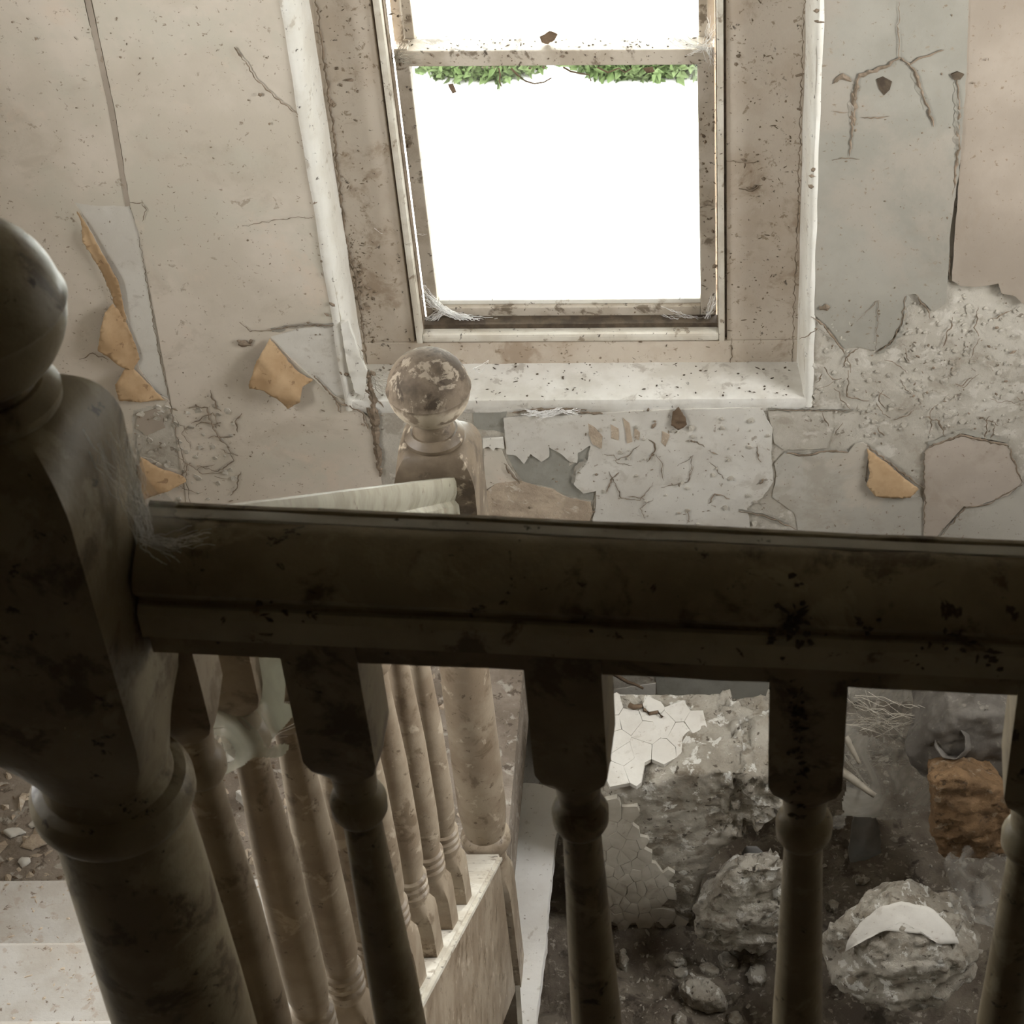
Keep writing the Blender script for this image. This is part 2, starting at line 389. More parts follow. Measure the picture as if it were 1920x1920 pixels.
M['rubble'] = material('rubble_dust', (0.20, 0.17, 0.13), (0.13, 0.105, 0.08), 14, [((0.38, 0.34, 0.28), 60, .57, .06, .8), ((0.05, 0.038, 0.027), 20, .53, .1, .8)], bump=1.0, bscale=90, bdist=.006)
M['chunk'] = material('plaster_chunk', (0.43, 0.395, 0.33), (0.31, 0.275, 0.22), 14, [((0.20, 0.165, 0.12), 22, .53, .1, .75), ((0.70, 0.68, 0.62), 36, .565, .05, .85), ((0.07, 0.052, 0.035), 60, .60, .05, .85)], bump=1.0, bscale=60, bdist=.010)
M['plate'] = material('plaster_skin_plate', (0.46, 0.425, 0.355), (0.39, 0.355, 0.29), 16, [((0.27, 0.23, 0.18), 30, .57, .1, .6)], bump=.4)
M['dirt'] = material('dark_dirt', DK, (0.10, 0.075, 0.05), 40, bump=.5)
M['crack'] = material('gap_dirt_shade', (0.15, 0.115, 0.08), (0.26, 0.20, 0.145), 50, bump=.3)  # colour of gaps and dirt, also of shadow lines painted on the wall
M['slate'] = material('grey_slate', (0.16, 0.16, 0.15), (0.20, 0.19, 0.175), 14, bump=.3)
M['clay'] = material('clay_orange_brown', (0.23, 0.14, 0.07), (0.165, 0.10, 0.05), 16, [((0.34, 0.27, 0.19), 34, .57, .08, .7), ((0.06, 0.038, 0.02), 50, .58, .08, .8)], bump=1.0, bscale=90, bdist=.006)
M['greydust'] = material('grey_dust_cover', (0.16, 0.145, 0.125), (0.11, 0.098, 0.083), 20, [((0.26, 0.235, 0.20), 60, .58, .08, .7)], bump=.8, bscale=110)
M['wooddark'] = material('wood_brown', (0.12, 0.08, 0.05), (0.18, 0.125, 0.08), 20, bump=.5)
M['lath'] = material('lath_pale_wood', (0.27, 0.24, 0.19), (0.19, 0.165, 0.125), 24, bump=.4)
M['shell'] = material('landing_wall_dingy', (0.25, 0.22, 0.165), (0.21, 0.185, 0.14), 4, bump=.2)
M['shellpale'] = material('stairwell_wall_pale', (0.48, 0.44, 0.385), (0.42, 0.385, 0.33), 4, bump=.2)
M['yard'] = material('pale_concrete_yard', (0.50, 0.50, 0.48), (0.44, 0.44, 0.42), 1.5, bump=.1)
M['leaf'] = material('leaf_green', (0.026, 0.040, 0.012), (0.038, 0.052, 0.020), 8, bump=.1, rough=.8, spec=.1)
M['stem'] = material('shrub_stem', (0.05, 0.04, 0.03), (0.07, 0.055, 0.04), 12, bump=.1)

def web_mat(name, col, dens, scale, low=None):
    m = bpy.data.materials.new(name); m.use_nodes = True; nt = m.node_tree; N = nt.nodes; L = nt.links
    out = N['Material Output']; N.remove(N['Principled BSDF'])
    df = N.new('ShaderNodeBsdfDiffuse'); df.inputs['Color'].default_value = rgba(col)
    tl = N.new('ShaderNodeBsdfTranslucent'); tl.inputs['Color'].default_value = rgba(col)
    ad = N.new('ShaderNodeMixShader'); ad.inputs[0].default_value = .5; L.new(df.outputs[0], ad.inputs[1]); L.new(tl.outputs[0], ad.inputs[2])
    tr = N.new('ShaderNodeBsdfTransparent'); mx = N.new('ShaderNodeMixShader')
    geo = N.new('ShaderNodeNewGeometry'); nz = N.new('ShaderNodeTexNoise'); nz.inputs['Scale'].default_value = scale; nz.inputs['Detail'].default_value = 8
    nz.inputs['Distortion'].default_value = 2.0
    L.new(geo.outputs['Position'], nz.inputs['Vector'])
    q = N.new('ShaderNodeMapRange'); q.inputs['From Min'].default_value = .38; q.inputs['From Max'].default_value = .68
    q.inputs['To Min'].default_value = dens*0.12 if low is None else low; q.inputs['To Max'].default_value = dens
    L.new(nz.outputs['Fac'], q.inputs['Value']); L.new(q.outputs[0], mx.inputs[0])
    L.new(tr.outputs[0], mx.inputs[1]); L.new(ad.outputs[0], mx.inputs[2]); L.new(mx.outputs[0], out.inputs['Surface'])
    return m
M['webdense'] = web_mat('cobweb_veil_dense', (0.40, 0.39, 0.31), 1.0, 7, .38)
M['web'] = web_mat('cobweb_veil', (0.40, 0.375, 0.32), .85, 9)
M['webthin'] = web_mat('cobweb_veil_pale', (0.5, 0.48, 0.43), .6, 14)
M['strand'] = material('cobweb_thread', (0.85, 0.84, 0.81), (0.75, 0.73, 0.70), 40, bump=0)
M['strandgrey'] = material('cobweb_thread_grey', (0.36, 0.33, 0.27), (0.28, 0.25, 0.2), 40, bump=0)

def glass_mat():
    m = bpy.data.materials.new('dirty_window_glass'); m.use_nodes = True; nt = m.node_tree; N = nt.nodes; L = nt.links
    out = N['Material Output']; N.remove(N['Principled BSDF'])
    tr = N.new('ShaderNodeBsdfTransparent'); tr.inputs['Color'].default_value = (.95, .97, .95, 1)
    gl = N.new('ShaderNodeBsdfGlossy'); gl.inputs['Roughness'].default_value = .05
    fr = N.new('ShaderNodeFresnel'); fr.inputs['IOR'].default_value = 1.45
    tl = N.new('ShaderNodeBsdfTranslucent'); tl.inputs['Color'].default_value = (.6, .58, .5, 1)
    m1 = N.new('ShaderNodeMixShader'); m2 = N.new('ShaderNodeMixShader')
    geo = N.new('ShaderNodeNewGeometry'); nz = N.new('ShaderNodeTexNoise'); nz.inputs['Scale'].default_value = 14; nz.inputs['Detail'].default_value = 8
    L.new(geo.outputs['Position'], nz.inputs['Vector'])
    q = N.new('ShaderNodeMapRange'); q.inputs['From Min'].default_value = .5; q.inputs['From Max'].default_value = .75; q.inputs['To Min'].default_value = .002; q.inputs['To Max'].default_value = .02
    L.new(nz.outputs['Fac'], q.inputs['Value'])
    L.new(fr.outputs[0], m1.inputs[0]); L.new(tr.outputs[0], m1.inputs[1]); L.new(gl.outputs[0], m1.inputs[2])
    L.new(q.outputs[0], m2.inputs[0]); L.new(m1.outputs[0], m2.inputs[1]); L.new(tl.outputs[0], m2.inputs[2]); L.new(m2.outputs[0], out.inputs['Surface'])
    return m
M['glass'] = glass_mat()

# ------------------------------------------------------------------ room shell
W = 2.85                       # face of the window wall
XL, XR = -1.42, 1.25           # stairwell side walls
CEIL = 2.45
HALL = -2.75                   # floor of the hall below
RX0, RX1, RZ0, RZ1 = -0.655, 0.156, -0.552, 0.78    # window recess in the wall
bm = bmesh.new()
for a in ((XL-.15, RX0, HALL-.2, CEIL), (RX1, XR+.15, HALL-.2, CEIL), (RX0, RX1, HALL-.2, RZ0-.03), (RX0, RX1, RZ1, CEIL)):
    add_box(bm, a[0], a[1], W, W+.30, a[2], a[3])
wall = frombm('wall_back', bm, M['plaster']); wall['kind'] = 'structure'
def struct(o): o['kind'] = 'structure'; return o
bm = bmesh.new()                # left wall with a smaller opening, out of frame, added for fill light
LY0, LY1, LZ0, LZ1 = 1.5, 2.1, 0.2, 1.1
for a in ((-1.7, LY0, HALL-.2, CEIL), (LY1, W, HALL-.2, CEIL), (LY0, LY1, HALL-.2, LZ0), (LY0, LY1, LZ1, CEIL)):
    add_box(bm, XL-.15, XL, a[0], a[1], a[2], a[3])
struct(frombm('wall_left', bm, M['shellpale']))
bm = bmesh.new()                # right wall with an unseen opening added as side light
OY0, OY1, OZ0, OZ1 = 1.6, 2.4, 0.05, 0.95
for a in ((-1.7, OY0, HALL-.2, CEIL), (OY1, W, HALL-.2, CEIL), (OY0, OY1, HALL-.2, OZ0), (OY0, OY1, OZ1, CEIL)):
    add_box(bm, XR, XR+.15, a[0], a[1], a[2], a[3])
struct(frombm('wall_right', bm, M['shellpale']))
bm = bmesh.new()                # front wall: closed at landing level, opening added in the hall below to let light in
add_box(bm, XL-.15, XR+.15, -1.85, -1.7, -0.3, CEIL)
add_box(bm, XL-.15, -.1, -1.85, -1.7, HALL-.2, -.3); add_box(bm, .3, XR+.15, -1.85, -1.7, HALL-.2, -.3); add_box(bm, -.1, .3, -1.85, -1.7, -1.6, -.3)
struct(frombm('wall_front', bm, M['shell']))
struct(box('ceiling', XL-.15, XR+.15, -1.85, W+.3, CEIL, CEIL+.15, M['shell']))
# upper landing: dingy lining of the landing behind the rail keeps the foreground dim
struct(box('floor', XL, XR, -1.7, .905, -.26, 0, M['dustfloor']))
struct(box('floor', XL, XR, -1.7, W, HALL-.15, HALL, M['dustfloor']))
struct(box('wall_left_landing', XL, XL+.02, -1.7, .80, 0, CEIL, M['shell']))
struct(box('wall_light_blocker', .50, XR, -1.7, 1.55, 0, CEIL, M['shell']))  # unseen pier added to keep side light off the near newel
struct(box('floor', .50, XR, .905, 1.55, -.26, 0, M['dustfloor']))  # floor extended under the added pier
# half landing on the left, lower landing on the right
HL, LL = -0.97, -1.36
struct(box('floor', XL, -.36, 1.985, W, HL-.14, HL, M['dustfloor']))
def rub_z(x, y):
    return LL + .022*noise.fractal(Vector((x*9, y*9, 3.3)), .9, 2, 4) + .012*noise.noise(Vector((x*31, y*31, .5)))
vs_, fs = [], []; NX, NY = 150, 110; fx0, fx1, fy0, fy1 = -.36, XR, 1.75, W
for j in range(NY+1):
    for i in range(NX+1):
        x = fx0+(fx1-fx0)*i/NX; y = fy0+(fy1-fy0)*j/NY
        vs_.append((x, y, rub_z(x, y)))
for j in range(NY):
    for i in range(NX):
        a = j*(NX+1)+i; fs.append((a, a+1, a+NX+2, a+NX+1))
struct(fromlists('floor', vs_, fs, M['rubble'], smooth=True))
struct(box('floor', -.36, XR, 1.75, W, LL-.2, LL-.06, M['dustfloor']))

# ------------------------------------------------------------------ outside
struct(box('ground', -30, 30, 3.3, 40, -3.1, -2.95, M['yard']))
struct(box('ground', -30, 30, -30, -1.9, -3.1, -2.95, M['yard']))
struct(box('ground', -30, -1.7, -1.9, 3.3, -3.1, -2.95, M['yard']))
struct(box('ground', 1.5, 30, -1.9, 3.3, -3.1, -2.95, M['yard']))
def shrub(name, c, rx, ry, rz, n, label, seed, group=None):
    root = empty(name, (c[0], c[1], -2.95)); tag(root, label, 'shrub', group)
    rnd = random.Random(seed); v, f = [], []
    for i in range(n):
        d = Vector((rnd.gauss(0, 1), rnd.gauss(0, 1), rnd.gauss(0, 1))).normalized()*rnd.uniform(.45, 1)
        p = Vector((d.x*rx, d.y*ry, rz+d.z*rz))
        nrm = (Vector((rnd.gauss(0, 1), rnd.gauss(0, 1), rnd.gauss(.6, 1)))).normalized(); t = nrm.orthogonal().normalized()
        t.rotate(Matrix.Rotation(rnd.uniform(0, 6.28), 3, nrm)); s = nrm.cross(t); L = rnd.uniform(.04, .08); b = len(v)
        v += [p, p+t*L*.5+s*L*.25+nrm*.01, p+t*L, p+t*L*.5-s*L*.25+nrm*.01]; f += [(b, b+1, b+2), (b, b+2, b+3)]
    stuff(fromlists('foliage', v, f, M['leaf'], root))
    bm = bmesh.new()
    for i in range(7):
        a = rnd.uniform(0, 6.28); tube_bm(bm, [(0, 0, 0), (math.cos(a)*rx*.3, math.sin(a)*ry*.3, rz*.8), (math.cos(a)*rx*.7, math.sin(a)*ry*.6, rz*1.5)], [.02, .014, .006], 5)
    frombm('stems', bm, M['stem'], root)
shrub('shrub', (-1.06, 8.20, 0), .30, .15, .035, 1500, 'low green shrub outside, left part of the greenery at the top of the lower pane', 3)
shrub('shrub', (-0.31, 8.20, 0), .38, .15, .045, 2200, 'low green shrub outside, right part of the greenery at the top of the lower pane', 4)

# ------------------------------------------------------------------ window
win = empty('window_1', (-.25, W+.1, -.55)); win['kind'] = 'structure'
def wpart(name, *a, bev=0.002, mat='trimwarm'):
    o = box(name, *a, M[mat], None, bev); o.parent = win; o.matrix_parent_inverse = Matrix.Translation(win.location).inverted(); return o
def keep(o, p): o.parent = p; o.matrix_parent_inverse = p.matrix_world.inverted() if p.matrix_world else Matrix(); return o
FY = W+.10
TOP = RZ1-.03
wpart('lining', -.650, -.5475, FY, FY+.05, -.50, TOP)
wpart('lining', .0145, .147, FY, FY+.05, -.50, TOP)
wpart('bottom_rail', -.650, .147, FY-.002, FY+.06, -.585, -.500)
wpart('head_rail', -.650, .147, FY, FY+.06, TOP-.08, TOP+.03)
wpart('staff_bead', -.5425, -.5305, FY-.010, FY+.03, -.4975, TOP-.08, bev=.0045, mat='bead')
wpart('staff_bead', -.0005, .0105, FY-.010, FY+.03, -.4975, TOP-.08, bev=.0045, mat='bead')
wpart('staff_bead', -.5315, .0005, FY-.010, FY+.03, -.4945, -.4775, bev=.0055, mat='bead')
wpart('groove', -.5478, -.5285, FY+.009, FY+.034, -.50, TOP-.08, bev=0, mat='crack')
wpart('groove', -.0025, .0148, FY+.009, FY+.034, -.50, TOP-.08, bev=0, mat='crack')
wpart('groove', -.5285, -.0025, FY+.009, FY+.034, -.50, -.468, bev=0, mat='dirt')
# gaps between lining and bead (recesses backed by dark-coloured strips)
SY = FY+.035
wpart('jamb', -.5285, -.512, SY+.03, SY+.10, -.50, TOP-.08, mat='sash')
wpart('jamb', -.016, -.0025, SY+.03, SY+.10, -.50, TOP-.08, mat='sash')
sash = empty('lower_sash', (-.27, SY, -.48)); sash.parent = win; sash.matrix_parent_inverse = Matrix.Translation(win.location).inverted()
def spart(name, root, *a, bev=.002, mat='sash'):
    o = box(name, *a, M[mat], None, bev); o.parent = root
    o.location = -Vector(root.location); return o
spart('stile', sash, -.5265, -.5035, SY, SY+.032, -.478, .070)
spart('stile', sash, -.0325, -.0045, SY, SY+.032, -.478, .070)
spart('sash_rail', sash, -.5035, -.0325, SY, SY+.032, -.490, -.4505)
spart('glazing_bead', sash, -.5035, -.0325, SY+.010, SY+.030, -.4505, -.441, mat='trimwhite')
spart('meeting_rail', sash, -.520, -.008, SY-.002, SY+.040, .0385, .0665)
spart('pane', sash, -.504, -.032, SY+.018, SY+.021, -.450, .04, bev=0, mat='glass')
us = empty('upper_sash', (-.27, SY+.042, .05)); us.parent = win; us.matrix_parent_inverse = Matrix.Translation(win.location).inverted()
UY = SY+.043
spart('stile', us, -.5265, -.497, UY, UY+.032, .02, TOP-.08)
spart('stile', us, -.030, -.0045, UY, UY+.032, .02, TOP-.08)
spart('sash_rail', us, -.497, -.030, UY, UY+.040, .02, .058, mat='sill')
spart('sash_rail', us, -.497, -.030, UY, UY+.032, TOP-.13, TOP-.08)
spart('pane', us, -.498, -.029, UY+.018, UY+.021, .058, TOP-.12, bev=0, mat='glass')

# sill: dusty, slopes gently into the room, worn rounded nose
sp_ = [(W-.001, RZ0-.030), (W-.005, RZ0-.010), (W-.003, RZ0-.001), (W+.02, RZ0+.002), (W+.115, RZ0+.004), (W+.115, RZ0-.03)]
vs_, fs = [], []; NS = 60
for i in range(NS+1):
    x = RX0-.005+(RX1-RX0+.01)*i/NS
    for (y, z) in sp_:
        q = noise.noise(Vector((x*25, y*30, z*30)))*.0025
        vs_.append((x, y-q, z+q*.6))
for i in range(NS):
    for k in range(6):
        fs.append((i*6+k, i*6+(k+1) % 6, (i+1)*6+(k+1) % 6, (i+1)*6+k))
fs += [tuple(range(6)), tuple(NS*6+k for k in range(5, -1, -1))]
o = fromlists('trim_1', vs_, fs, M['sill']); o['kind'] = 'structure'; smooth_by_angle(o, 40); o['label'] = 'dusty pale sill of the window'

def reveal(name, pts, seed):
    vs_, fs = [], []; NS = 110; n = len(pts)
    for i in range(NS+1):
        z = RZ0-.02+(RZ1-RZ0+.04)*i/NS
        for (x, y) in pts:
            q = noise.noise_vector(Vector((x*30+seed, y*30, z*14)))*.0022
            vs_.append((x+q.x, y+q.y, z))
    for i in range(NS):
        for k in range(n-1): fs.append((i*n+k, i*n+k+1, (i+1)*n+k+1, (i+1)*n+k))
    o = fromlists(name, vs_, fs, M['trimwhite']); o['kind'] = 'structure'
    bm = bmesh.new(); bm.from_mesh(o.data); bmesh.ops.recalc_face_normals(bm, faces=bm.faces[:]); bm.to_mesh(o.data); bm.free()
    return smooth_by_angle(o, 50)
reveal('trim_2', [(-.667, W-.001), (-.666, W-.004), (-.661, W-.007), (-.655, W-.006), (-.650, W+.0), (-.646, W+.014), (-.645, W+.035), (-.644, W+.07), (-.643, W+.103)], 1)['label'] = 'thick white rounded reveal left of the window'
reveal('trim_3', [(.166, W-.001), (.163, W-.005), (.157, W-.006), (.152, W-.002), (.149, W+.012), (.147, W+.04), (.144, W+.07), (.141, W+.103)], 2)['label'] = 'white reveal right of the window'

# ------------------------------------------------------------------ wallpaper, plaster skins, tears
def wav(a, f, s): return lambda x, z: a*(0.5+noise.noise(Vector((x*f+s, z*f, s))))
strip = [(140, 378), (175, 384), (243, 386), (262, 440), (300, 680), (318, 748), (296, 738), (262, 690), (240, 600), (214, 520), (190, 470), (160, 412)]
tri = [(507, 630), (560, 614), (632, 606), (648, 680), (650, 738), (628, 742), (580, 702), (540, 665)]
low = [(250, 765), (300, 756), (334, 772), (345, 830), (352, 892), (320, 880), (285, 860), (240, 850)]
sheet('wallpaper_sheet', [(-300, -620), (14, -620), (158, 0), (205, 200), (243, 384), (243, 386), (175, 384), (140, 378), (160, 412), (190, 470), (214, 520), (240, 600), (262, 690), (296, 738), (318, 748), (340, 860), (366, 1100), (-140, 1100)], M['paper_cream'], wall, W, thick=.0014, holes=[[(250, 768), (300, 758), (325, 772), (333, 830), (338, 880), (315, 876), (285, 860), (246, 850)]], lift=wav(.0008, 7, 2), seed=1)
sheet('wallpaper_sheet', [(29, -620), (442, -620), (538, 0), (610, 440), (640, 600), (632, 606), (560, 614), (507, 630), (540, 665), (580, 702), (628, 742), (660, 752), (700, 790), (715, 900), (735, 1100), (368, 1100), (345, 900), (320, 748), (262, 440), (245, 384), (215, 200), (173, 0)], M['paper_cream'], wall, W, thick=.0020, lift=wav(.001, 6, 9), seed=2)
sheet('wallpaper_seam', [(16, -620), (28, -620), (171, 0), (214, 200), (245, 384), (236, 386), (203, 200), (160, 0)], M['paper_rose'], wall, W, thick=.0024, jit=.0003, seed=3)
sheet('bare_patch', strip, M['under'], wall, W, thick=.0006, seed=4, jit=.0003)
sheet('bare_patch', tri, M['under'], wall, W, thick=.0006, seed=5, jit=.0003)
def flap(outl, fold, maxh, label, seed, mat='tan'):
    a, b = flat(fold, W); dx, dz = b[0]-a[0], b[1]-a[1]; L = math.hypot(dx, dz); nx, nz = -dz/L, dx/L
    def lf(x, z):
        d = abs((x-a[0])*nx+(z-a[1])*nz)
        return .004 + maxh*min(1, d/.035)**1.3*(0.8+.4*noise.noise(Vector((x*30, z*30, seed)))) + .003*(1-math.exp(-d/.006))
    o = sheet('paper_flap', outl, M[mat], wall, W, thick=.002, lift=lf, step=.004, grid=.007, jit=.0016, seed=seed, solid=True); o['label'] = label
    return o
flap([(146, 392), (163, 412), (188, 455), (226, 520), (233, 562), (239, 590), (236, 612), (222, 582), (210, 546), (198, 518), (189, 500), (157, 446), (154, 412)], [(140, 380), (236, 600)], .010, 'long tan flap of torn wallpaper left of the window', 11)
flap([(200, 575), (214, 562), (238, 600), (256, 640), (264, 668), (252, 685), (240, 681), (189, 642), (193, 608)], [(232, 585), (264, 680)], .016, 'rounded tan flap of wallpaper below the long one', 12)
flap([(236, 685), (250, 684), (280, 715), (312, 746), (290, 743), (228, 739), (220, 708)], [(250, 684), (314, 746)], .012, 'lowest triangular tan flap of the torn wallpaper strip', 13)
flap([(507, 630), (516, 640), (560, 690), (588, 708), (570, 714), (566, 738), (542, 752), (524, 730), (500, 715), (472, 712), (471, 703), (486, 660)], [(507, 630), (585, 705)], .020, 'four-sided tan flap of wallpaper folded down left of the window', 14)
flap([(262, 850), (300, 872), (345, 888), (351, 897), (300, 915), (272, 926), (256, 900)], [(258, 850), (350, 893)], .012, 'tan flap of wallpaper behind the near newel', 15)
# ragged patch low on the left
sheet('bare_patch', low, M['plaster'], wall, W, thick=.0008, seed=6, lift=wav(.0012, 60, 3))
sheet('bare_patch', [(258, 775), (300, 762), (310, 800), (275, 815), (256, 800)], M['paper_rose'], wall, W, thick=.003, seed=61)
sheet('paint_scab', [(640, 600), (654, 596), (672, 650), (690, 690), (684, 735), (668, 728), (655, 690), (646, 640)], M['trimwhite'], wall, W, thick=.009, seed=62, lift=wav(.004, 60, 2), grid=.008)
# right side sheets
sheet('wallpaper_sheet', [(1545, -620), (1836, -620), (1816, 0), (1812, 130), (1800, 300), (1782, 420), (1778, 500), (1772, 565), (1750, 580), (1728, 560), (1715, 547), (1699, 550), (1691, 602), (1669, 640), (1642, 655), (1610, 648), (1582, 651), (1556, 615), (1518, 580), (1526, 300)], M['paper_grey'], wall, W, thick=.0030, lift=lambda x, z: .0012*(.5+noise.noise(Vector((x*6, z*6, 4))))+(.004*max(0, min(1, (.02-z-.0)/.2)))*max(0, min(1, (x-.30)/.06)), seed=21)
def r2(x, z):                        # bulging lower edge
    d = max(0, -0.02-z); return .001+.022*min(1, d/.13)**2*(.6+.6*noise.noise(Vector((x*14, 2, 1)))) 
sheet('wallpaper_sheet', [(1800, -620), (2180, -620), (2080, 548), (1980, 540), (1920, 562), (1900, 545), (1876, 540), (1870, 521), (1836, 526), (1800, 530), (1784, 520), (1790, 420), (1800, 300)], M['paper_rose'], wall, W, thick=.0008, lift=r2, seed=22)
def r3(x, z):
    t = max(0, min(1, (z+.66)/.10)); return .002+.010*t*t
sheet('wallpaper_sheet', [(1733, 845), (1760, 823), (1800, 812), (1832, 822), (1888, 830), (1897, 860), (1916, 900), (1890, 926), (1850, 938), (1830, 947), (1806, 946), (1760, 998), (1745, 1015), (1731, 1000)], M['rose_pale'], wall, W, thick=.003, lift=r3, seed=23)['label'] = 'loose rose-beige sheet of wallpaper at the right edge'
sheet('wallpaper_sheet', [(1452, 868), (1470, 846), (1490, 850), (1540, 843), (1590, 846), (1604, 828), (1618, 826), (1632, 838), (1626, 862), (1622, 900), (1640, 924), (1690, 928), (1728, 932), (1733, 945), (1731, 1010), (1640, 1012), (1500, 1005), (1490, 960), (1448, 930), (1456, 890)], M['paper_pale'], wall, W, thick=.002, lift=lambda x, z: .004*max(0, min(1, (z+.72)/.05)), seed=24)
flap([(1625, 836), (1660, 862), (1700, 895), (1722, 912), (1706, 926), (1660, 925), (1640, 922), (1624, 902), (1630, 880)], [(1622, 832), (1730, 915)], .004, 'brown triangle of wallpaper back right of the sill', 25)
sheet('plaster_skin', [(1760, 1000), (1812, 950), (1852, 942), (1892, 928), (1918, 902), (2000, 890), (2000, 1040), (1745, 1040)], M['paper_pale'], wall, W, thick=.0015, seed=26)
# painted skin below the sill with its bare grey and sandy patches
grey = [(950, 850), (968, 852), (983, 867), (995, 848), (1015, 863), (1030, 853), (1030, 838), (1050, 848), (1068, 863), (1066, 874), (1082, 866), (1084, 846), (1106, 835), (1102, 862), (1082, 882), (1078, 905), (1094, 920), (1116, 918), (1112, 938), (1062, 928), (1036, 914), (1010, 908), (985, 906), (972, 890), (956, 864)]
sandy = [(905, 925), (930, 905), (975, 900), (1010, 910), (1036, 916), (1062, 930), (1108, 940), (1112, 960), (1090, 1010), (900, 1020)]
sheet('plaster_skin', [(944, 782), (1000, 778), (1080, 776), (1200, 768), (1300, 764), (1428, 762), (1438, 785), (1448, 800), (1446, 850), (1450, 900), (1430, 930), (1400, 950), (1410, 1000), (1380, 1040), (1080, 1050), (1110, 980), (1118, 945), (1118, 918), (1094, 922), (1076, 905), (1080, 880), (1102, 860), (1107, 833), (1084, 846), (1082, 866), (1068, 863), (1050, 847), (1030, 836), (1030, 853), (1015, 863), (995, 848), (983, 867), (968, 852), (950, 850)], M['under'], wall, W, thick=.0032, lift=wav(.002, 22, 5), seed=31, grid=.015, step=.005)
sheet('mortar_patch', grey, M['mortar'], wall, W, thick=.0008, seed=32, jit=.0003)
sheet('sandy_patch', sandy, M['sandy'], wall, W, thick=.0016, seed=33, lift=wav(.003, 70, 3), grid=.008)
sheet('plaster_skin', [(908, 838), (940, 842), (952, 870), (972, 900), (930, 905), (905, 920)], M['paper_cream'], wall, W, thick=.0026, seed=34)
sheet('plaster_skin', [(906, 818), (944, 816), (946, 836), (930, 834), (926, 840), (916, 832), (906, 836)], M['trimwhite'], wall, W, thick=.004, seed=35, lift=lambda x, z: .004)
sheet('mortar_patch', [(884, 758), (955, 756), (948, 782), (946, 812), (925, 806), (890, 804)], M['mortar'], wall, W, thick=.0008, seed=36)
sheet('paper_scab', [(1440, 768), (1520, 770), (1560, 770), (1562, 800), (1550, 840), (1470, 842), (1452, 830), (1446, 800)], M['plaster'], wall, W, thick=.0025, seed=37)
scabs = [([(1103, 790), (1116, 798), (1130, 815), (1128, 838), (1112, 830), (1104, 810)]), ([(1145, 792), (1160, 800), (1160, 822), (1146, 818)]), ([(1168, 780), (1180, 790), (1186, 825), (1176, 828)]), ([(1242, 805), (1256, 812), (1248, 834), (1240, 826)]), ([(1190, 798), (1200, 808), (1198, 822), (1190, 818)])]
for i, s in enumerate(scabs): sheet('paper_scab', s, M['tan' if i % 2 == 9 else 'sandy'], wall, W, thick=.0056, seed=40+i, grid=.01)

# blistered rough plaster at the right: many small curled flakes
rnd = random.Random(5); vs_, fs = [], []
def flake(c, s, tilt, rd):
    b = len(vs_); k = rd.choice((5, 6, 7)); ax = rd.uniform(0, 6.28)
    ring = []
    for i in range(k):
        a = 6.2832*i/k; rr = s*rd.uniform(.6, 1.15); x, z = rr*math.cos(a), rr*math.sin(a)
        h = .0012+max(0, (x*math.cos(ax)+z*math.sin(ax)))*tilt
        vs_.append((c.x+x, c.y-h, c.z+z))
    for i in range(k): vs_.append((vs_[b+i][0], c.y+.0005, vs_[b+i][2]))
    vs_.append((c.x, c.y-.002, c.z))
    for i in range(k):
        j = (i+1) % k; fs.append((b+i, b+j, b+2*k)); fs.append((b+i, b+k+i, b+k+j, b+j))
for i in range(230):
    x, y = rnd.uniform(1520, 1930), rnd.uniform(540, 820)
    if y < 655 and x < 1700 and y < 560+(x-1520)*.3: continue
    if x > 1690 and y < 545: continue
    flake(onY(x, y, W-.001), rnd.uniform(.002, .0065), rnd.uniform(.1, .45), rnd)
for i in range(38):
    x, y = rnd.uniform(1120, 1440), rnd.uniform(780, 985)
    flake(onY(x, y, W-.005), rnd.uniform(.002, .007), rnd.uniform(.1, .5), rnd)
for i in range(70):
    x, y = rnd.uniform(250, 440), rnd.uniform(760, 960)
    flake(onY(x, y, W-.002), rnd.uniform(.002, .008), rnd.uniform(.1, .6), rnd)
stuff(fromlists('plaster_flakes', vs_, fs, M['plaster'], wall))

